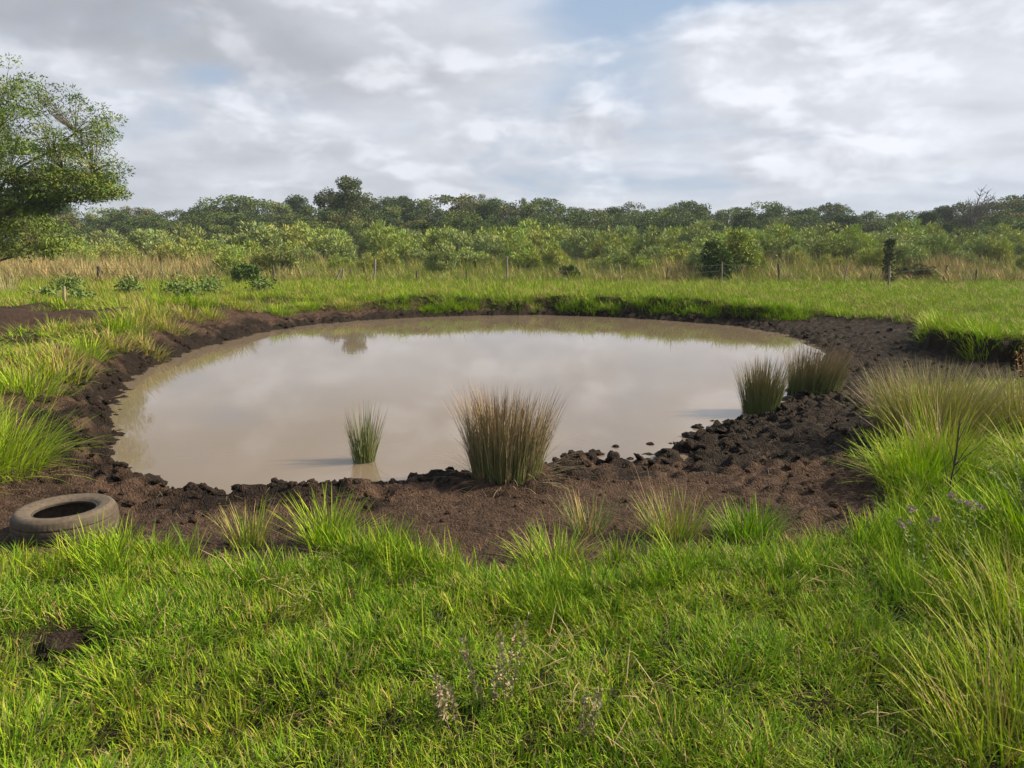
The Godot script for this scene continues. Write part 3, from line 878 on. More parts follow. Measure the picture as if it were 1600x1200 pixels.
func make_herbs() -> void:
	# dried flower spikes in the near grass
	for s in [[-0.06, -2.52, 0.42, 5], [0.24, -2.42, 0.24, 2], [-0.22, -2.45, 0.26, 3]]:
		var o := thing("dried_herb", Vector3(s[0], ground_y(s[0], s[1]), s[1]), ["dried herb with one tall pale seed spike in the short grass", "lower dried herb with brown bent spike in the short grass", "dried herb with thin bare spikes in the short grass"][0 if s[3] == 5 else 1 if s[3] == 2 else 2], "herb")
		for q in s[3]:
			var st := MB.new()
			var lf := MB.new()
			lf.smooth = false
			var h: float = s[2] * rng.randf_range(0.6, 1.0) if q else s[2]
			var pts := stem_path(Vector3(rng.randf_range(-0.04, 0.04), -0.02, rng.randf_range(-0.03, 0.03)), Vector3(rng.randf_range(-0.25, 0.25), 1, rng.randf_range(-0.2, 0.2)), h, 0.08, 7)
			tube(st, pts, taper(0.0022, 8), Color(0.17, 0.12, 0.08), 5)
			for j in 90:
				var t := rng.randf_range(0.25, 1.0) * 7.0
				var k := mini(int(t), 6)
				var p: Vector3 = pts[k].lerp(pts[k + 1], t - k)
				var d := (ball() + Vector3.UP * 0.5).normalized()
				kite(lf, p + d * 0.004, d, d.cross(ball()).normalized(), rng.randf_range(0.01, 0.026), rng.randf_range(0.006, 0.012), jit([Color(0.2, 0.16, 0.11), Color(0.14, 0.17, 0.07), Color(0.27, 0.22, 0.16)][rng.randi() % 3], 0.2))
			part("stem", st.done(), M.bark, o)
			part("seed_leaves", lf.done(), M.straw, o, "stuff")
	# purple flowers
	var spots := [[2.02, -3.62, 0.36], [2.32, -3.75, 0.42], [2.6, -3.6, 0.4]]
	for k in spots.size():
		var s: Array = spots[k]
		var o := thing("purple_flower_plant", Vector3(s[0], ground_y(s[0], s[1]), s[1]), "thin herb with small faded purple flower heads at the right lawn edge", "flower", "purple flowering herbs")
		var st := MB.new()
		var lf := MB.new()
		for q in 3:
			var pts := stem_path(Vector3(rng.randf_range(-0.03, 0.03), -0.02, rng.randf_range(-0.03, 0.03)), Vector3(rng.randf_range(-0.2, 0.2), 1, rng.randf_range(-0.2, 0.2)), s[2] * rng.randf_range(0.8, 1.05), 0.06, 6)
			tube(st, pts, taper(0.0025, 7), Color(0.1, 0.12, 0.05), 5)
			for j in 26:
				var t := rng.randf_range(0.5, 5.6)
				var p: Vector3 = pts[int(t)].lerp(pts[int(t) + 1], t - int(t))
				var d := Vector3(rng.randf_range(-1, 1), rng.randf_range(-0.1, 0.7), rng.randf_range(-1, 1)).normalized()
				kite(lf, p, d, d.cross(Vector3.UP).normalized(), rng.randf_range(0.02, 0.045), 0.011, jit(Color(0.13, 0.17, 0.07), 0.25))
			for hd in 4:
				var fl := MB.new()
				var c: Vector3 = pts[6] + Vector3(rng.randf_range(-0.028, 0.028), rng.randf_range(-0.03, 0.012), rng.randf_range(-0.028, 0.028))
				for j in 34:
					var d := (ball() + Vector3.UP * 0.35).normalized()
					kite(fl, c + d * 0.004, d, d.cross(ball()).normalized(), 0.012, 0.006, jit(Color(0.33, 0.17, 0.34) if rng.randf() < 0.2 else Color(0.26, 0.22, 0.19), 0.2))
				part("flower_head", fl.done(), M.flower, o)
		part("stems", st.done(), M.bark, o)
		part("leaves", lf.done(), M.leaf, o, "stuff")
	# small-leaved pale bush by the right edge
	for s in [[3.05, -4.35, 0.5, "small leaved grey green bush behind the purple flowers"], [3.5, -4.45, 0.62, "taller yellow green leafy weed beside the yellow green tussock"]]:
		var o := thing("leafy_weed", Vector3(s[0], ground_y(s[0], s[1]), s[1]), s[3], "bush")
		var st := MB.new()
		var lf := MB.new()
		for q in 16:
			var pts := stem_path(Vector3(rng.randf_range(-0.06, 0.06), -0.02, rng.randf_range(-0.06, 0.06)), Vector3(rng.randf_range(-0.8, 0.8), 1, rng.randf_range(-0.8, 0.8)), s[2] * rng.randf_range(0.6, 1.05), 0.15, 6)
			tube(st, pts, taper(0.003, 7), Color(0.12, 0.1, 0.06), 4)
			for j in 70:
				var t := rng.randf_range(1.5, 5.99)
				var p: Vector3 = pts[int(t)].lerp(pts[int(t) + 1], t - int(t))
				var d := ball().normalized()
				kite(lf, p, d, d.cross(ball()).normalized(), rng.randf_range(0.015, 0.035), 0.012, jit(Color(0.16, 0.2, 0.10) if s[2] < 0.6 else Color(0.23, 0.27, 0.05), 0.25))
		part("stems", st.done(), M.bark, o)
		part("leaves", lf.done(), M.leaf, o, "stuff")
	# dead dark twig
	var tw := thing("dead_twig_plant", Vector3(2.78, ground_y(2.78, -4.72), -4.72), "bare dark branching dead stem in front of bright green tussock", "plant")
	var main := stem_path(Vector3(0, -0.03, 0), Vector3(0.06, 1, 0), 0.62, 0.06, 8)
	var ms := MB.new()
	tube(ms, main, taper(0.007, 9), Color(0.025, 0.02, 0.016), 6)
	var dead := part("stem", ms.done(), M.bark, tw)
	for q in 9:
		var k := 2 + rng.randi() % 6
		var bs := MB.new()
		tube(bs, stem_path(main[k], Vector3(rng.randf_range(-0.5, 1.0), 0.9, rng.randf_range(-0.5, 0.5)), rng.randf_range(0.15, 0.32), 0.12, 5), taper(0.0035, 6), Color(0.03, 0.024, 0.018), 5)
		part("twig", bs.done(), M.bark, dead)
	# tall grass with orange panicle
	for s in [[3.62, -5.2, 1.12, "tall grass stalk with an orange brown feathery seed head"], [4.15, -5.6, 0.95, "shorter stalk with a thin yellowish seed head behind the orange one"]]:
		var o := thing("seeding_grass", Vector3(s[0], ground_y(s[0], s[1]), s[1]), s[3], "grass")
		var st := MB.new()
		var hd := MB.new()
		for q in 3:
			var pts := stem_path(Vector3(rng.randf_range(-0.03, 0.03), -0.02, rng.randf_range(-0.03, 0.03)), Vector3(rng.randf_range(-0.12, 0.12), 1, rng.randf_range(-0.1, 0.1)), s[2] * (1.0 - 0.17 * q), 0.03, 9)
			tube(st, pts, taper(0.003, 10), Color(0.22, 0.17, 0.07), 5)
			for j in 130:
				var t := rng.randf_range(5.2, 8.99)
				var p: Vector3 = pts[int(t)].lerp(pts[int(t) + 1], t - int(t))
				var reach := 0.07 * (9.3 - t) / 4.0 + 0.008
				var d := Vector3(rng.randf_range(-1, 1), rng.randf_range(0.3, 1.6), rng.randf_range(-1, 1)).normalized()
				var e := p + d * reach * rng.randf_range(0.3, 1.3)
				kite(hd, e, (d + Vector3.DOWN * 0.3).normalized(), d.cross(ball()).normalized(), 0.014, 0.005, jit(Color(0.36, 0.21, 0.08), 0.25))
		part("stalk", st.done(), M.straw, o)
		part("seed_head", hd.done(), M.straw, o, "stuff")
	# dark clod in the lawn
	var dm := MB.new()
	clod(dm, 0.105, 0.3, 55, Color(0.05, 0.034, 0.026), 20, 12)
	var c := part("dung_pat", dm.done(), M.clod, self)
	c.position = Vector3(-1.9, ground_y(-1.9, -3.0) + 0.005, -3.0)
	tag(c, "dark crumbly dung pat lying in the short grass", "dung")

# ------------------------------------------------------------------ mud clods
func clod(mb: MB, r: float, flat: float, seed_: int, col: Color, nu := 9, nv := 6) -> void:
	mb.smooth = true
	var n := FastNoiseLite.new()
	n.seed = seed_
	n.frequency = 0.9
	n.fractal_octaves = 4
	n.fractal_gain = 0.6
	var first := mb.v.size()
	var pts := []
	for j in nv + 1:
		for i in nu:
			var th := PI * j / nv
			var ph := TAU * i / nu
			var d := Vector3(sin(th) * cos(ph), cos(th), sin(th) * sin(ph))
			var q := 1.0 + 0.75 * n.get_noise_3dv(d * 1.6)
			pts.append(Vector3(d.x * r * q, d.y * r * q * flat, d.z * r * q))
	for j in nv + 1:
		for i in nu:
			var a: Vector3 = pts[j * nu + (i + 1) % nu] - pts[j * nu + (i + nu - 1) % nu]
			var b: Vector3 = pts[mini(j + 1, nv) * nu + i] - pts[maxi(j - 1, 0) * nu + i]
			var p: Vector3 = pts[j * nu + i]
			var nn := a.cross(b)
			nn = nn.normalized() if nn.length() > 1e-9 else p.normalized()
			if nn.dot(p) < 0.0:
				nn = -nn
			mb.vert(p, jit(col, 0.12))
			mb.n.append(nn)
	for j in nv:
		for i in nu:
			var a := first + j * nu + i
			var b := first + j * nu + (i + 1) % nu
			mb.tri(a, a + nu, b)
			mb.tri(b, a + nu, b + nu)

func make_clods() -> void:
	var kinds := []
	for k in 5:
		var mb := MB.new()
		clod(mb, 1.0, 0.8, 100 + k, Color(0.1, 0.1, 0.1) * 3.0, 10, 7)
		kinds.append(mb.done())
	var at := [[], [], [], [], []]
	var cl := [[], [], [], [], []]
	for q in 90000:
		var x := rng.randf_range(-7.0, 8.5)
		var z := rng.randf_range(-23.5, -4.2)
		if rng.randf() > 1.0 / (1.0 + pow(-z / 9.0, 2.0)):
			continue
		var d := pond_at(x, z)
		var m := mud_at(x, z)
		if d < 0.02 or m > -0.03:
			continue
		var right := smoothstep(0.9, 2.6, x)
		var dens := exp(-d / 0.3) * (1.0 - 0.5 * right) + 0.13 * right * exp(-d / 2.0) + 0.03
		if rng.randf() > dens:
			continue
		var near := exp(-d / 0.35)
		var r := 0.010 + (0.06 * near * (1.0 - 0.45 * right) + 0.022 * right + 0.01) * pow(rng.randf(), 2.0)
		var k := rng.randi() % 5
		var b := Basis.from_euler(Vector3(rng.randf_range(-0.6, 0.6), rng.randf() * TAU, rng.randf_range(-0.6, 0.6))).scaled_local(Vector3(r * rng.randf_range(0.8, 1.4), r * rng.randf_range(0.6, 1.1), r))
		at[k].append(Transform3D(b, Vector3(x, ground_y(x, z) + r * 0.1, z)))
		var dry := Color(0.30, 0.19, 0.14)
		var wetc := Color(0.12, 0.09, 0.08)
		var reach := 0.3 + 2.6 * smoothstep(1.0, 4.5, x)
		cl[k].append(dry.lerp(wetc, clampf(smoothstep(reach + 0.3, reach - 0.2, d) + rng.randf_range(-0.35, 0.2), 0.0, 1.0)))
	for k in 5:
		scatter("mud_clods", kinds[k], M.clod, at[k], cl[k], "dark crumbly clods of trampled mud along the shore", "mud")
	# lumps that stand in the shallow water
	for s in [[930, 709, 0.075], [962, 698, 0.035], [1016, 694, 0.036], [1090, 668, 0.06], [1078, 682, 0.085], [985, 717, 0.03], [1008, 722, 0.055], [905, 712, 0.03], [1112, 672, 0.07], [172, 694, 0.05], [890, 735, 0.05], [1050, 708, 0.06], [1150, 660, 0.05]]:
		var p := on_plane(s[0], s[1], WATER_Y)
		var mb := MB.new()
		clod(mb, s[2], 0.45, int(s[0]), Color(0.035, 0.028, 0.025), 14, 9)
		var o := part("mud_lump", mb.done(), M.clod, self)
		o.position = Vector3(p.x, WATER_Y + s[2] * 0.05, p.z)
		tag(o, "small dark mud lump rising from the shallow water by the shore", "mud lump", "mud lumps in the shallows")
	# loose straw lying on the mud
	var sm := MB.new()
	blade(sm, Vector3(-0.5, 0.012, 0), 0.0, 1.0, 1.52, 0.08, 0.03, Color(0.32, 0.26, 0.17), Color(0.34, 0.28, 0.18), 3)
	var sat := []
	var scl := []
	for q in 2600:
		var x := rng.randf_range(-5.0, 5.0)
		var z := rng.randf_range(-9.0, -3.9)
		if mud_at(x, z) > 0.1 or pond_at(x, z) < 0.35 or rng.randf() < 0.35:
			continue
		var l := rng.randf_range(0.03, 0.16)
		sat.append(Transform3D(Basis.from_euler(Vector3(rng.randf_range(-0.1, 0.1), rng.randf() * TAU, rng.randf_range(-0.15, 0.15))).scaled_local(Vector3(l, 0.4, 0.1)), Vector3(x, ground_y(x, z) + 0.012, z)))
		scl.append(Color(0.6, 0.55, 0.5) * rng.randf_range(0.6, 1.2))
	scatter("straw_litter", sm.done(), M.straw, sat, scl, "bits of dry straw lying on the bare mud", "straw")

func on_plane(px: float, py: float, y: float) -> Vector3:
	var f := 1203.0
	var pt := deg_to_rad(9.67)
	var b := -(py - 600.0) / f
	var d := Vector3((px - 800.0) / f, b * cos(pt) - sin(pt), -(cos(pt) + b * sin(pt)))
	return Vector3(0, CAM_H, 0) + d * ((y - CAM_H) / d.y)

# ------------------------------------------------------------------ tyre
func lathe(profile: Array, segs: int, lug: Callable, col: Color) -> ArrayMesh:
	var mb := MB.new()
	mb.smooth = true
	var np := profile.size()
	for i in segs:
		var a := TAU * i / segs
		for j in np:
			var p: Vector2 = profile[j]
			var r: float = p.x - lug.call(i, j)
			var t: Vector2 = (profile[mini(j + 1, np - 1)] - profile[maxi(j - 1, 0)]).normalized()
			mb.vert(Vector3(cos(a) * r, p.y, sin(a) * r), col)
			mb.n.append(Vector3(cos(a) * -t.y, t.x, sin(a) * -t.y))
	for i in segs:
		for j in np - 1:
			var a := i * np + j
			var b := (i + 1) % segs * np + j
			mb.tri(a, a + 1, b)
			mb.tri(b, a + 1, b + 1)
	return mb.done()

func make_tyre() -> void:
	var o := thing("tyre", Vector3(-2.70, ground_y(-2.70, -4.46) - 0.012, -4.46), "old worn dusty car tyre lying flat on the mud", "tyre")
	o.rotation = Vector3(0.0, 0.4, 0.01)
	o.scale = Vector3(0.88, 1.0, 0.88)
	var none := func(_i, _j): return 0.0
	var side := [Vector2(0.192, 0.166), Vector2(0.197, 0.178), Vector2(0.206, 0.183), Vector2(0.208, 0.187), Vector2(0.225, 0.196), Vector2(0.228, 0.194), Vector2(0.25, 0.201), Vector2(0.272, 0.201), Vector2(0.275, 0.204), Vector2(0.288, 0.201), Vector2(0.3, 0.194), Vector2(0.309, 0.184)]
	var lower := []
	for p in side:
		lower.append(Vector2(p.x, 0.205 - p.y))
	lower.reverse()
	part("sidewall", lathe(side, 96, none, Color(0.115, 0.094, 0.07)), M.rubber, o)
	part("sidewall", lathe(lower, 96, none, Color(0.115, 0.094, 0.07)), M.rubber, o)
	var tread := [Vector2(0.309, 0.184), Vector2(0.315, 0.176), Vector2(0.320, 0.165), Vector2(0.324, 0.15), Vector2(0.325, 0.142), Vector2(0.320, 0.141), Vector2(0.320, 0.135), Vector2(0.326, 0.134), Vector2(0.327, 0.106), Vector2(0.321, 0.105), Vector2(0.321, 0.099), Vector2(0.327, 0.098), Vector2(0.326, 0.072), Vector2(0.320, 0.071), Vector2(0.320, 0.064), Vector2(0.325, 0.063), Vector2(0.324, 0.055), Vector2(0.320, 0.04), Vector2(0.315, 0.029), Vector2(0.309, 0.021)]
	var lugs := func(i, j):
		return 0.006 if i % 4 == 0 and (j in [1, 2, 3, 16, 17, 18]) else 0.0025 if i % 4 == 2 and j in [7, 8, 11, 12] else 0.0
	part("tread", lathe(tread, 256, lugs, Color(0.085, 0.069, 0.051)), M.rubber, o)
	var inner := [Vector2(0.192, 0.039), Vector2(0.2, 0.042), Vector2(0.225, 0.03), Vector2(0.27, 0.028), Vector2(0.3, 0.045), Vector2(0.309, 0.1), Vector2(0.3, 0.16), Vector2(0.27, 0.177), Vector2(0.225, 0.175), Vector2(0.2, 0.163), Vector2(0.192, 0.166)]
	part("inner_liner", lathe(inner, 64, none, Color(0.115, 0.094, 0.07)), M.rubber, o)
	var bead := MB.new()
	var pts := []
	for k in 65:
		pts.append(Vector3(cos(TAU * k / 64.0) * 0.195, 0.174, sin(TAU * k / 64.0) * 0.195))
	tube(bead, pts, taper(0.006, 65, 1.0), Color(0.055, 0.05, 0.045), 8)
	part("bead", bead.done(), M.rubber, o)

# ------------------------------------------------------------------ fence
func make_fence() -> void:
	# pixel column, top row, bottom row, lean, radius, tone
	var rows := [[154, 417, 443, 0.1, 0.11, 0], [255, 413, 440, 0.0, 0.035, 1], [428, 421, 448, 0.0, 0.06, 0], [520, 431, 451, 0.5, 0.06, 1], [534, 428, 450, 0.12, 0.05, 1], [584, 411, 447, 0.08, 0.06, 1], [652, 424, 443, 0.0, 0.05, 0], [729, 424, 444, 0.0, 0.04, 0], [792, 408, 447, 0.0, 0.06, 1], [970, 416, 443, -0.08, 0.05, 1], [1042, 418, 443, 0.0, 0.03, 0], [1127, 411, 443, 0.0, 0.045, 1], [1218, 413, 441, -0.1, 0.07, 0], [1318, 418, 442, 0.12, 0.05, 1], [1360, 430, 446, 0.0, 0.05, 0], [1470, 416, 442, 0.25, 0.05, 0], [1523, 412, 432, 0.0, 0.06, 0]]
	var tones := [Color(0.06, 0.048, 0.038), Color(0.2, 0.175, 0.14)]
	var words := ["thick weathered dark fence post leaning above the dry grass", "thin pale stick post between herbs of the left field", "dark slim post beside dark green shrub", "pale split post leaning far over in the fence line", "short grey post beside the far leaning one", "tall pale crooked post right of the leaning pair", "short dark post in grass right of the crooked pale one", "thin dark stick post before the tallest grey post", "tall straight grey post in the middle of the fence", "pale post with pointed top beside lush grass", "thin dark wire stay between pale posts", "pale post in front of the dense dark bush", "dark crooked post right of the dense dark bush", "thin pale post leaning left of the vine trunk", "short dark stump of a post beside the vine trunk", "dark slanting post right of the vine trunk", "dark upright post at the right end of the fence"]
	var tops := []
	for k in rows.size():
		var r: Array = rows[k]
		var z := -39.2 - 0.3 * sin(k * 1.7)
		var x: float = (r[0] - 800.0) / 1203.0 * (-z * 0.986 + 0.25)
		var g := ground_y(x, z)
		var h: float = (r[2] - r[1]) / 1203.0 * 39.0 + 0.18
		var o := thing("fence_post", Vector3(x, g, z), words[k], "fence post", "posts of the wire fence")
		var mb := MB.new()
		var pts := []
		var rad := []
		for j in 7:
			var t := j / 6.0
			pts.append(Vector3(r[3] * t * h + rng.randf_range(-0.02, 0.02), t * h - 0.15, rng.randf_range(-0.02, 0.02)))
			rad.append(r[4] * rng.randf_range(0.82, 1.1) * (1.0 - 0.15 * t))
		tube(mb, pts, rad, jit(tones[r[5]], 0.2), 8, true)
		part("post", mb.done(), M.bark, o)
		if k != 3:
			tops.append(Vector3(x + r[3] * 0.6 * h, g + minf(h - 0.25, 0.95), z + 0.06))
	# a stake and the vine covered trunk
	var s := Vector3(-10.6, ground_y(-10.6, -18.3), -18.3)
	var o2 := thing("stake", s, "short pale wooden stake standing alone beside the bare soil", "stake")
	var mb2 := MB.new()
	tube(mb2, [Vector3(0, -0.1, 0), Vector3(0.01, 0.2, 0), Vector3(0.03, 0.44, 0)], [0.04, 0.036, 0.03], Color(0.24, 0.19, 0.13), 8, true)
	part("post", mb2.done(), M.bark, o2)
	var s3 := Vector3(16.0, ground_y(16.0, -33.0), -33.0)
	var o3 := thing("stake", s3, "thin grey stake in the meadow in front of the fence", "stake")
	mb2 = MB.new()
	tube(mb2, [Vector3(0, -0.1, 0), Vector3(0.02, 0.45, 0), Vector3(-0.01, 0.95, 0)], [0.045, 0.04, 0.035], Color(0.17, 0.14, 0.1), 8, true)
	part("post", mb2.done(), M.bark, o3)
	var vt := thing("vine_trunk", Vector3(19.2, ground_y(19.2, -39.8), -39.8), "dead trunk wrapped in dark climbing vines in the fence line", "tree trunk")
	mb2 = MB.new()
	tube(mb2, [Vector3(0, -0.2, 0), Vector3(0.05, 0.8, 0), Vector3(-0.03, 1.5, 0), Vector3(0.08, 2.25, 0)], [0.17, 0.14, 0.11, 0.07], Color(0.1, 0.085, 0.07), 8, true)
	part("trunk", mb2.done(), M.bark, vt)
	var vm := MB.new()
	for k in 900:
		var t := rng.randf()
		var a := rng.randf() * TAU
		var rr := rng.randf_range(0.08, 0.36 - 0.14 * t)
		var d := ball().normalized()
		kite(vm, Vector3(cos(a) * rr + 0.03, t * 2.2, sin(a) * rr), d, d.cross(ball()).normalized(), 0.14, 0.09, jit(Color(0.05, 0.07, 0.028), 0.3))
	part("vine", vm.done(), M.leaf, vt, "stuff")
	# wires
	for w in 3:
		var wm := MB.new()
		var pts := []
		for p in tops:
			pts.append(p - Vector3(0, 0.3 * w, 0))
		pts.insert(0, Vector3(-34, 0.95 - 0.3 * w, -39.2))
		pts.append(Vector3(36, 0.95 - 0.3 * w, -39.2))
		tube(wm, pts, taper(0.006, pts.size(), 1.0), Color(0.12, 0.11, 0.1), 4)
		var o := part("fence_wire", wm.done(), M.wire, self)
		tag(o, ["top strand of the fence wire strung from post to post", "middle strand of the fence wire strung from post to post", "bottom strand of the fence wire strung from post to post"][w], "wire", "strands of the wire fence")

# ------------------------------------------------------------------ trees and shrubs
# lobes: [centre, radii]; clusters of leaves fill the outer part of the lobes and hang on limbs that grow from the trunk
func build_tree(parent: Node3D, trunk: Array, trunk_r: float, lobes: Array, clusters: int, leaves: int, cl_r: float, flat: float, leaf_l: float, leaf_w: float, cols: Array, bark: Color, leaf_mat: Material, up := 0.0, limbs := 9) -> void:
	var tm := MB.new()
	tube(tm, trunk, taper(trunk_r, trunk.size(), 0.6), bark, 8)
	var top: Vector3 = trunk[-1]
	var nodes := []
	for p in trunk.slice(maxi(trunk.size() - 2, 0)):
		nodes.append(p)
	for k in limbs:
		var l: Array = lobes[k % lobes.size()]
		var q := ball()
		q.y = q.y * 0.6
		var goal: Vector3 = l[0] + Vector3(q.x * l[1].x, q.y * l[1].y, q.z * l[1].z) * 0.8
		var start: Vector3 = trunk[trunk.size() - 1 - (k % mini(2, trunk.size() - 1))]
		var thick := 0.5
		if k > 4:
			for p in nodes:
				if p.distance_squared_to(goal) < start.distance_squared_to(goal):
					start = p
					thick = 0.26
		var pts := []
		for j in 6:
			var t := j / 5.0
			var p := start.lerp(goal, t)
			p.y += sin(t * PI) * -0.06 * start.distance_to(goal)
			if j > 0 and j < 5:
				p += ball() * 0.05 * start.distance_to(goal)
			pts.append(p)
			if j > 1:
				nodes.append(p)
		tube(tm, pts, taper(trunk_r * thick, 6, 0.35), bark, 6)
	var lm := MB.new()
	for k in clusters:
		var l: Array = lobes[rng.randi() % lobes.size()]
		var q := ball()
		q = q.normalized() * pow(q.length(), 0.45)
		if q.y < -0.35:
			q.y *= 0.5
		var c: Vector3 = l[0] + Vector3(q.x * l[1].x, q.y * l[1].y, q.z * l[1].z)
		var best: Vector3 = nodes[0]
		for p in nodes:
			if p.distance_squared_to(c) < best.distance_squared_to(c):
				best = p
		if trunk_r > 0.05:
			tube(tm, [best, best.lerp(c, 0.55) + ball() * 0.08 * best.distance_to(c), c], [trunk_r * 0.08, trunk_r * 0.055, trunk_r * 0.03], bark, 4)
		var tint := jit(cols[rng.randi() % cols.size()], 0.22)
		var size := cl_r * rng.randf_range(0.65, 1.25)
		for j in leaves:
			var o := ball()
			o = o * pow(o.length() + 0.01, -0.3)
			var p := c + Vector3(o.x * size, o.y * size * flat, o.z * size)
			var d := (ball() + Vector3(o.x, o.y * 0.5 + up, o.z) * 0.8).normalized()
			kite(lm, p, d, d.cross(ball()).normalized(), leaf_l * rng.randf_range(0.6, 1.3), leaf_w * rng.randf_range(0.7, 1.2), jit(tint, 0.16))
	part("trunk", tm.done(), M.bark, parent)
	part("crown", lm.done(), leaf_mat, parent, "stuff")

# what stands in front of a point of the far field, as seen from the near shore of the pond
func landmark(x: float, z: float) -> String:
	var q := x / -z
	var marks := [[-0.54, "the thick dark leaning post"], [-0.45, "the thin pale stick post"], [-0.31, "the dark slim post"], [-0.232, "the far leaning pale post"], [-0.18, "the tall pale crooked post"], [-0.123, "the short dark post"], [-0.06, "the thin dark stick post"], [-0.007, "the tall straight grey post"], [0.141, "the pointed pale post"], [0.2, "the thin dark wire stay"], [0.264, "the dense dark bush"], [0.347, "the dark crooked post"], [0.43, "the thin leaning pale post"], [0.487, "the vine trunk"], [0.557, "the dark slanting post"], [0.6, "the last dark post"]]
	var best: Array = marks[0]
	for m in marks:
		if absf(m[0] - q) < absf(best[0] - q):
			best = m
	if q < -0.58:
		return "the acacia"
	return best[1]

func dup(src: Node3D, called: String, at: Vector3, size: Vector3, turn: float, label: String, category: String, group: String) -> Node3D:
	var o := src.duplicate() as Node3D
	o.name = numbered(called)
	add_child(o)
	o.position = at
	o.rotation.y = turn
	o.scale = size
	tag(o, label, category, group)
	return o

func make_acacia() -> void:
	var x := -23.8
	var z := -31.5
	var o := thing("acacia_tree", Vector3(x, ground_y(x, z), z), "large spreading acacia tree with fine feathery leaves at left field edge", "tree")
	var lobes := [[Vector3(0, 7.4, 0), Vector3(5.2, 2.5, 4.5)], [Vector3(4.2, 6.2, 0.4), Vector3(4.3, 1.8, 3.2)], [Vector3(5.4, 4.6, 0.8), Vector3(3.2, 1.0, 2.4)], [Vector3(6.3, 3.9, 0.6), Vector3(2.2, 0.8, 1.6)], [Vector3(3.0, 3.4, 0.5), Vector3(3.0, 0.9, 2.0)], [Vector3(2.0, 5.6, 2.0), Vector3(3.4, 1.6, 2.4)], [Vector3(-4.0, 6.0, 0), Vector3(4.0, 2.0, 3.5)]]
	build_tree(o, [Vector3(0, -0.3, 0), Vector3(0.2, 1.4, 0), Vector3(0.5, 2.7, 0.1), Vector3(1.0, 3.7, 0.1)], 0.2, lobes, 1150, 90, 0.46, 0.5, 0.14, 0.04, [Color(0.085, 0.14, 0.028), Color(0.115, 0.17, 0.032), Color(0.075, 0.115, 0.028), Color(0.14, 0.17, 0.04)], Color(0.06, 0.048, 0.038), M.leaf, 0.1, 22)
	x = -23.2
	z = -34.0
	var p := thing("feathery_tree", Vector3(x, ground_y(x, z), z), "low drooping feathery green tree under the acacia crown", "tree")
	build_tree(p, [Vector3(0, -0.2, 0), Vector3(0.1, 1.0, 0), Vector3(0.2, 1.8, 0)], 0.14, [[Vector3(0, 2.7, 0), Vector3(3.0, 1.5, 2.2)], [Vector3(1.8, 2.0, 0.3), Vector3(2.3, 1.2, 1.8)], [Vector3(-2.0, 2.4, 0.3), Vector3(2.3, 1.4, 1.8)]], 190, 90, 0.5, 0.6, 0.2, 0.05, [Color(0.12, 0.17, 0.03), Color(0.15, 0.2, 0.035), Color(0.09, 0.13, 0.03)], Color(0.07, 0.055, 0.04), M.leaf, -0.3, 10)

func skyline(px: float) -> float:
	var t := [[-300, 322], [0, 326], [200, 323], [300, 327], [350, 318], [385, 308], [430, 320], [490, 314], [530, 305], [600, 314], [640, 311], [700, 309], [760, 304], [800, 320], [830, 308], [870, 323], [930, 321], [985, 321], [1060, 314], [1110, 325], [1180, 318], [1230, 322], [1300, 327], [1350, 331], [1400, 332], [1450, 324], [1500, 325], [1545, 315], [1580, 306], [1700, 305], [1900, 315]]
	for k in t.size() - 1:
		if px <= t[k + 1][0]:
			return lerpf(t[k][1], t[k + 1][1], clampf((px - t[k][0]) / float(t[k + 1][0] - t[k][0]), 0.0, 1.0))
	return 318.0

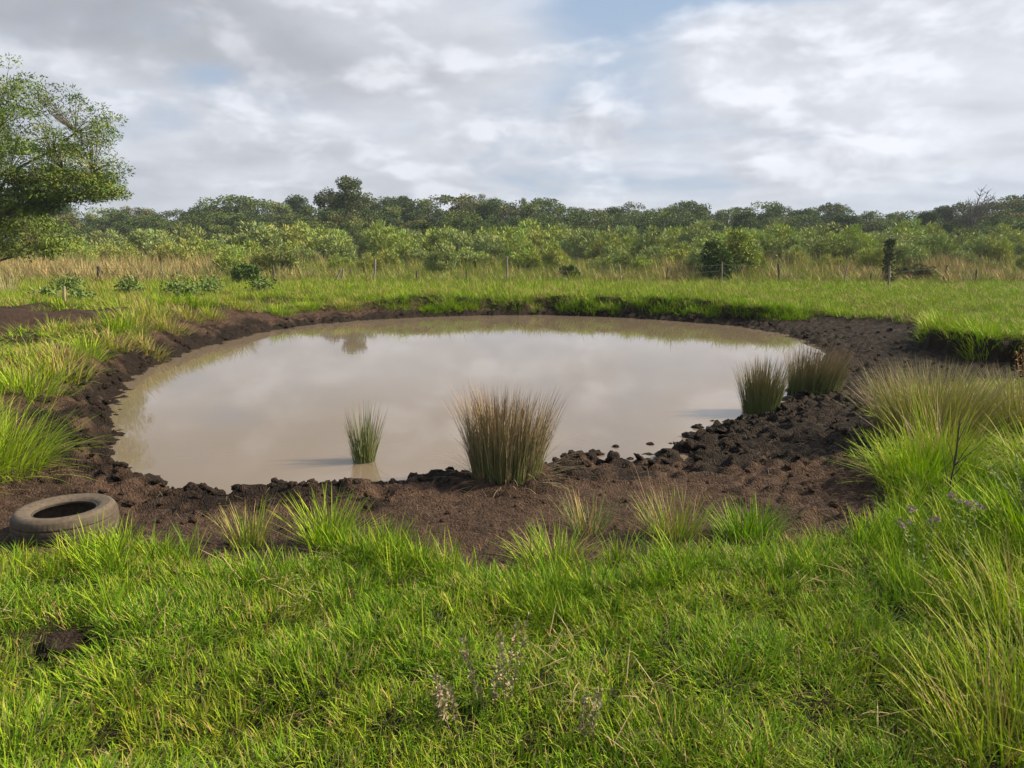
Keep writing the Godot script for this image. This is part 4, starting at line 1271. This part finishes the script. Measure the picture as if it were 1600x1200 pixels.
func make_forest() -> void:
	var dark := [Color(0.055, 0.085, 0.028), Color(0.07, 0.1, 0.032), Color(0.048, 0.07, 0.026)]
	var mid := [Color(0.085, 0.12, 0.035), Color(0.1, 0.135, 0.04), Color(0.07, 0.1, 0.03)]
	var oliv := [Color(0.1, 0.115, 0.036), Color(0.085, 0.1, 0.034), Color(0.115, 0.12, 0.045)]
	var bark := Color(0.08, 0.068, 0.055)
	var src := []
	var words := ["dark round crowned wood tree", "mid green broad wood tree", "olive loose crowned wood tree", "flat topped wood tree", "dark stacked crown wood tree", "light airy wood tree"]
	var shapes := [
		[[[Vector3(0, 5.2, 0), Vector3(3.0, 2.6, 3.0)], [Vector3(1.6, 3.6, 0.5), Vector3(2.0, 1.9, 2.0)], [Vector3(-1.7, 3.8, 0.4), Vector3(2.0, 1.9, 2.0)]], dark],
		[[[Vector3(0, 5.0, 0), Vector3(3.6, 2.2, 3.2)], [Vector3(2.2, 3.8, 0.6), Vector3(2.2, 1.6, 2.0)], [Vector3(-2.3, 3.4, 0.6), Vector3(2.2, 1.8, 2.0)]], mid],
		[[[Vector3(-0.6, 5.0, 0), Vector3(2.5, 2.7, 2.4)], [Vector3(1.4, 4.0, 0.4), Vector3(2.1, 2.1, 2.0)], [Vector3(-0.8, 2.6, 0.6), Vector3(2.6, 1.6, 2.0)]], oliv],
		[[[Vector3(0.4, 6.3, 0), Vector3(3.4, 1.2, 3.0)], [Vector3(-1.6, 5.0, 0.4), Vector3(2.5, 1.1, 2.2)], [Vector3(1.4, 3.4, 0.5), Vector3(2.6, 1.9, 2.2)]], mid],
		[[[Vector3(0.3, 6.4, 0), Vector3(1.7, 1.5, 1.7)], [Vector3(-0.8, 4.6, 0.2), Vector3(2.5, 1.7, 2.2)], [Vector3(0.9, 2.9, 0.5), Vector3(2.8, 1.9, 2.4)]], dark],
		[[[Vector3(0, 5.6, 0), Vector3(2.2, 2.1, 2.0)], [Vector3(1.5, 4.0, 0.3), Vector3(1.7, 1.6, 1.7)], [Vector3(-1.6, 3.9, 0.3), Vector3(1.8, 1.7, 1.7)]], [Color(0.1, 0.135, 0.04), Color(0.12, 0.15, 0.045)]]]
	for k in 6:
		var o := Node3D.new()
		build_tree(o, [Vector3(0, -0.3, 0), Vector3(0.1, 1.5, 0), Vector3(0.0, 3.0, 0), Vector3(0.1, 4.2, 0)], 0.17, shapes[k][0], [95, 100, 85, 80, 90, 70][k], 120, 0.8, 0.7, 0.27, 0.17, shapes[k][1], bark, M.leaf, 0.1, 8)
		src.append(o)
	# rows of the wood: distance, step in pixels, drop of the tops below the skyline
	for row in [[-150.0, 33.0, 0.0, 1.0, "on the skyline"], [-128.0, 46.0, 12.0, 1.0, "in its third rank"], [-109.0, 56.0, 24.0, 1.0, "in its second rank"], [-93.0, 62.0, 36.0, 0.9, "in its front rank"]]:
		var px := -230.0
		while px < 1830.0:
			var z: float = row[0] + rng.randf_range(-7, 7)
			var q := px + rng.randf_range(-12, 12)
			px += row[1] * rng.randf_range(0.75, 1.25)
			var x := (q - 800.0) / 1203.0 * -z * 0.986
			var g := ground_y(x, z)
			var topy: float = skyline(q) + row[2] + rng.randf_range(-3, 9)
			if q < 330.0 and row[2] > 20.0:
				topy += 6.0
			var h: float = (395.0 - topy) / 1203.0 * -z + CAM_H - g
			var k := rng.randi() % 6
			if row[2] > 20.0 and k == 3:
				k = 0
			var s := maxf(h, 2.5) / 7.7
			var wide := clampf(s * rng.randf_range(0.9, 1.5), 0.6, 1.8)
			dup(src[k], "forest_tree", Vector3(x, g, z), Vector3(wide, s, wide), rng.randf() * TAU, "%s %s, behind %s" % [words[k], row[4], landmark(x, z)], "tree", "trees of the far wood")
	for s in src:
		s.free()
	# singled out trees
	var x := (543.0 - 800.0) / 1203.0 * 104.0
	var g := ground_y(x, -105.0)
	var o := thing("tall_tree", Vector3(x, g, -105.0), "tallest tree of the wood with a small round tuft on top", "tree")
	build_tree(o, [Vector3(0, -0.3, 0), Vector3(0.1, 3.0, 0), Vector3(0.2, 6.0, 0), Vector3(0.3, 8.6, 0)], 0.16, [[Vector3(0.5, 9.9, 0), Vector3(1.3, 0.9, 1.2)], [Vector3(0.7, 8.6, 0), Vector3(1.5, 1.2, 1.3)], [Vector3(-1.9, 7.6, 0), Vector3(2.0, 1.5, 1.8)], [Vector3(1.9, 7.4, 0), Vector3(2.1, 1.3, 1.8)], [Vector3(0, 5.6, 0.3), Vector3(3.6, 2.0, 2.4)]], 170, 60, 0.62, 0.6, 0.28, 0.16, [Color(0.06, 0.085, 0.03), Color(0.09, 0.11, 0.045)], bark, M.leaf, 0.1, 12)
	for s in [[828.0, 9.6, "thin airy grey green tree showing above the wood"], [985.0, 8.8, "small sparse tree top rising from the middle of the wood"], [745.0, 10.2, "paler open crowned tree above the wood beside the airy one"], [1290.0, 8.6, "sparse flat topped tree on the skyline left of the bare tree"]]:
		x = (s[0] - 800.0) / 1203.0 * 140.0
		g = ground_y(x, -141.0)
		var a := thing("airy_tree", Vector3(x, g, -141.0), s[2], "tree")
		var h: float = s[1]
		build_tree(a, [Vector3(0, -0.3, 0), Vector3(0.1, h * 0.4, 0), Vector3(0.0, h * 0.72, 0)], 0.17, [[Vector3(0, h * 0.86, 0), Vector3(2.3, h * 0.13, 2.0)], [Vector3(0.5, h * 0.66, 0), Vector3(2.3, 1.2, 2.0)]], 46, 42, 0.55, 0.5, 0.28, 0.13, [Color(0.1, 0.12, 0.06), Color(0.08, 0.1, 0.05)], bark, M.leaf, 0.1, 9)
	# bare tree
	x = (1512.0 - 800.0) / 1203.0 * 120.0
	g = ground_y(x, -121.0)
	var bt := thing("bare_tree", Vector3(x, g, -121.0), "leafless grey branched tree standing above the wood", "tree")
	var tm := MB.new()
	tube(tm, [Vector3(0, -0.3, 0), Vector3(0.1, 3.0, 0), Vector3(0, 5.6, 0)], [0.28, 0.24, 0.18], Color(0.09, 0.08, 0.075), 8)
	var bole := part("trunk", tm.done(), M.bark, bt)
	for k in 11:
		var bm := MB.new()
		var a := TAU * k / 11.0 + rng.randf() * 0.4
		var limb := stem_path(Vector3(0, rng.randf_range(4.0, 5.6), 0), Vector3(cos(a) * rng.randf_range(0.3, 0.9), 0.9, sin(a) * 0.7), rng.randf_range(3.2, 4.9), 0.16, 7)
		tube(bm, limb, taper(0.12, 8, 0.3), Color(0.1, 0.088, 0.082), 5)
		for j in 26:
			var q := 2 + rng.randi() % 6
			tube(bm, stem_path(limb[q], Vector3(rng.randf_range(-1, 1), rng.randf_range(0.1, 1.1), rng.randf_range(-1, 1)), rng.randf_range(0.6, 1.6), 0.25, 4), taper(0.045, 5, 0.4), Color(0.11, 0.095, 0.09), 3)
		part("limb", bm.done(), M.bark, bole)

func make_shrubs() -> void:
	var lt := [[Color(0.22, 0.275, 0.065), Color(0.25, 0.3, 0.07)], [Color(0.19, 0.235, 0.085), Color(0.215, 0.26, 0.1)], [Color(0.26, 0.285, 0.07), Color(0.23, 0.25, 0.07)], [Color(0.17, 0.205, 0.07), Color(0.19, 0.215, 0.075)]]
	var words := ["light yellow green shrub", "grey green shrub", "yellowish shrub", "dull green shrub"]
	var src := []
	for k in 8:
		var o := Node3D.new()
		var w := rng.randf_range(0.85, 1.25)
		build_tree(o, [Vector3(0, -0.1, 0), Vector3(0.05, 0.5, 0), Vector3(0.0, 0.9, 0)], 0.06, [[Vector3(0.1, 1.75, 0), Vector3(1.1 * w, 0.95, 1.0)], [Vector3(0.75 * w, 1.25, 0.1), Vector3(0.8, 0.8, 0.8)], [Vector3(-0.75 * w, 1.2, 0.2), Vector3(0.85, 0.85, 0.8)]], 52, 90, 0.36, 1.1, 0.27, 0.07, lt[k % 4], Color(0.09, 0.075, 0.055), M.leaf, 1.1, 8)
		src.append(o)
	for row in [[-82.0, 42.0, 359.0, "close to the wood"], [-70.0, 50.0, 366.0, "in the middle of the scrub"], [-58.0, 60.0, 377.0, "at the front of the scrub"], [-49.0, 50.0, 393.0, "low in the tall grass"]]:
		var px := -170.0
		while px < 1780.0:
			var z: float = row[0] + rng.randf_range(-5, 5)
			var q := px + rng.randf_range(-14, 14)
			px += row[1] * rng.randf_range(0.6, 1.5)
			var topy: float = row[2] + rng.randf_range(-10, 13) + 14.0 * smoothstep(330.0, 120.0, q)
			if row[2] > 390.0 and q < 330.0:
				continue
			var x := (q - 800.0) / 1203.0 * -z * 0.986
			var g := ground_y(x, z)
			var h: float = maxf((395.0 - topy) / 1203.0 * -z + CAM_H - g, 0.9)
			var k := rng.randi() % 8
			var s := h / 2.75
			var w := s * rng.randf_range(0.85, 1.35)
			dup(src[k], "feathery_shrub", Vector3(x, g, z), Vector3(w, s, w), rng.randf() * TAU, "%s %s, behind %s" % [words[k % 4], row[3], landmark(x, z)], "shrub", "feathery shrubs behind the fence")
	for s in src:
		s.free()
	# single bushes: pixel column, depth, height, width, colours
	var dk := [Color(0.055, 0.09, 0.028), Color(0.075, 0.115, 0.035)]
	var md := [Color(0.07, 0.115, 0.03), Color(0.09, 0.135, 0.035)]
	for s in [[1117.0, -41.0, 1.95, 0.6, dk, "dense dark green rounded bush standing in the fence line"], [1154.0, -44.0, 2.65, 0.7, [Color(0.24, 0.28, 0.07), Color(0.2, 0.245, 0.06)], "light green bush rising behind the dense dark bush"], [383.0, -38.5, 0.85, 0.5, md, "dark green leafy bush in grass near the fence left half"], [860.0, -92.0, 5.2, 4.2, md, "broad mid green tree like bush in front of the wood"], [1430.0, -41.5, 0.8, 0.9, [Color(0.12, 0.12, 0.06), Color(0.15, 0.13, 0.07)], "low brownish scrub right of the vine trunk"], [888.0, -42.0, 0.75, 0.4, dk, "small dark herb bush left of pale pointed post"]]:
		var z: float = s[1]
		var x: float = (s[0] - 800.0) / 1203.0 * -z * 0.99
		var o := thing("bush", Vector3(x, ground_y(x, z), z), s[5], "bush")
		var h: float = s[2]
		var w: float = s[3]
		build_tree(o, [Vector3(0, -0.1, 0), Vector3(0.03, h * 0.2, 0), Vector3(0, h * 0.4, 0)], 0.06, [[Vector3(-w * 0.15, h * 0.68, 0), Vector3(w * 0.75, h * 0.34, w * 0.8)], [Vector3(w * 0.4, h * 0.5, 0), Vector3(w * 0.7, h * 0.36, w * 0.8)], [Vector3(w * 0.05, h * 0.28, 0.1), Vector3(w * 1.05, h * 0.28, w * 0.9)]], 95, 70, 0.22 * h * 0.5 + 0.1, 0.9, 0.13 + h * 0.025, 0.09, s[4], Color(0.08, 0.065, 0.05), M.leaf, 0.2, 8)
	# leafy weeds on the left bank
	var group := "leafy weeds of the left bank"
	for s in [[-12.6, -25.5, 0.5, "pale green broad leaved weed, first of the row on the left bank"], [-11.2, -26.0, 0.62, "tallest broad leaved weed of the left bank"], [-10.0, -25.6, 0.55, "broad leaved weed next to the tallest one on the left bank"], [-13.6, -22.6, 0.35, "low broad leaved weed near the pale stake"], [-11.8, -21.2, 0.3, "smallest broad leaved weed behind the bare soil"], [-9.4, -22.4, 0.36, "low broad leaved weed above the left mud slope"], [-15.2, -26.5, 0.5, "broad leaved weed beside the tall dry stalks"], [-8.9, -27.6, 0.6, "broad leaved weed nearest the dark leafy bush"]]:
		var o := thing("broadleaf_weed", Vector3(s[0], ground_y(s[0], s[1]), s[1]), s[3], "weed", group)
		var h: float = s[2]
		build_tree(o, [Vector3(0, -0.05, 0), Vector3(0.02, h * 0.3, 0), Vector3(0, h * 0.5, 0)], 0.02, [[Vector3(0, h * 0.6, 0), Vector3(h * 0.7, h * 0.35, h * 0.6)]], 22, 22, 0.2, 1.1, 0.11, 0.06, [Color(0.11, 0.17, 0.05), Color(0.14, 0.19, 0.06), Color(0.08, 0.13, 0.04)], Color(0.08, 0.09, 0.04), M.leaf, 0.2, 6)
	# pale dry stalks at far left
	for s in [[-19.0, -27.5, 1.9], [-17.6, -27.0, 1.4], [-20.4, -28.6, 1.7]]:
		tussock("dry_stalk_clump", Vector2(s[0], s[1]), 90, 0.35, s[2] * 0.4, s[2], 0.5, 0.35, 0.014, [], [Color(0.36, 0.31, 0.21), Color(0.3, 0.26, 0.16)], "sparse clump of tall pale dry stalks on the far left bank", "dry stalk clumps", Vector2.ZERO, "grass", -99.0, "stalks")

# ------------------------------------------------------------------
func _ready() -> void:
	rng.seed = 4711
	n_lump.seed = 3; n_lump.noise_type = FastNoiseLite.TYPE_CELLULAR; n_lump.cellular_return_type = FastNoiseLite.RETURN_DISTANCE; n_lump.frequency = 6.0; n_lump.cellular_jitter = 1.0
	n_lump.fractal_type = FastNoiseLite.FRACTAL_FBM; n_lump.fractal_octaves = 2
	n_fine.seed = 5; n_fine.noise_type = FastNoiseLite.TYPE_SIMPLEX_SMOOTH; n_fine.frequency = 5.0; n_fine.fractal_octaves = 3
	n_big.seed = 9; n_big.noise_type = FastNoiseLite.TYPE_SIMPLEX_SMOOTH; n_big.frequency = 0.22; n_big.fractal_octaves = 3
	n_edge.seed = 17; n_edge.noise_type = FastNoiseLite.TYPE_SIMPLEX_SMOOTH; n_edge.frequency = 1.4; n_edge.fractal_octaves = 3
	n_patch.seed = 23; n_patch.noise_type = FastNoiseLite.TYPE_SIMPLEX_SMOOTH; n_patch.frequency = 1.1; n_patch.fractal_octaves = 3

	var cam := Camera3D.new()
	cam.name = "camera"
	cam.position = Vector3(0, CAM_H, 0)
	cam.rotation_degrees = Vector3(-9.67, 0, 0)
	cam.fov = 53.0
	cam.near = 0.05
	cam.far = 2500.0
	add_child(cam)
	cam.current = true

	var env := Environment.new()
	env.background_mode = Environment.BG_SKY
	var sky := Sky.new()
	var pano := PanoramaSkyMaterial.new()
	pano.panorama = make_sky()
	sky.sky_material = pano
	env.sky = sky
	env.background_energy_multiplier = 0.47
	env.tonemap_mode = Environment.TONE_MAPPER_LINEAR
	env.tonemap_exposure = 2.25
	env.fog_enabled = true
	env.fog_density = 0.0003
	env.fog_light_color = Color(0.8, 0.87, 0.95)
	env.sdfgi_enabled = true
	env.ssao_enabled = true
	env.ssil_enabled = true
	var we := WorldEnvironment.new()
	we.name = "world"
	we.environment = env
	add_child(we)

	var sun := DirectionalLight3D.new()
	sun.name = "sun"
	sun.light_energy = 1.6
	sun.light_color = Color(1.0, 0.92, 0.78)
	sun.light_angular_distance = 0.6
	sun.shadow_enabled = true
	add_child(sun)
	var to_sun := Vector3(cos(0.61) * cos(deg_to_rad(7.0)), sin(0.61), -cos(0.61) * sin(deg_to_rad(7.0)))
	sun.look_at_from_position(to_sun * 50.0, Vector3.ZERO)

	var t0 := Time.get_ticks_msec()
	make_materials()
	prepare_grids()
	make_ground()
	print("ground ", Time.get_ticks_msec() - t0)
	make_forest()
	make_shrubs()
	make_acacia()
	print("trees ", Time.get_ticks_msec() - t0)
	make_field_grass()
	make_bank_grass()
	make_lawn()
	print("grass ", Time.get_ticks_msec() - t0)
	make_fence()
	make_clumps()
	make_tyre()
	make_herbs()
	make_clods()
	print("all ", Time.get_ticks_msec() - t0)
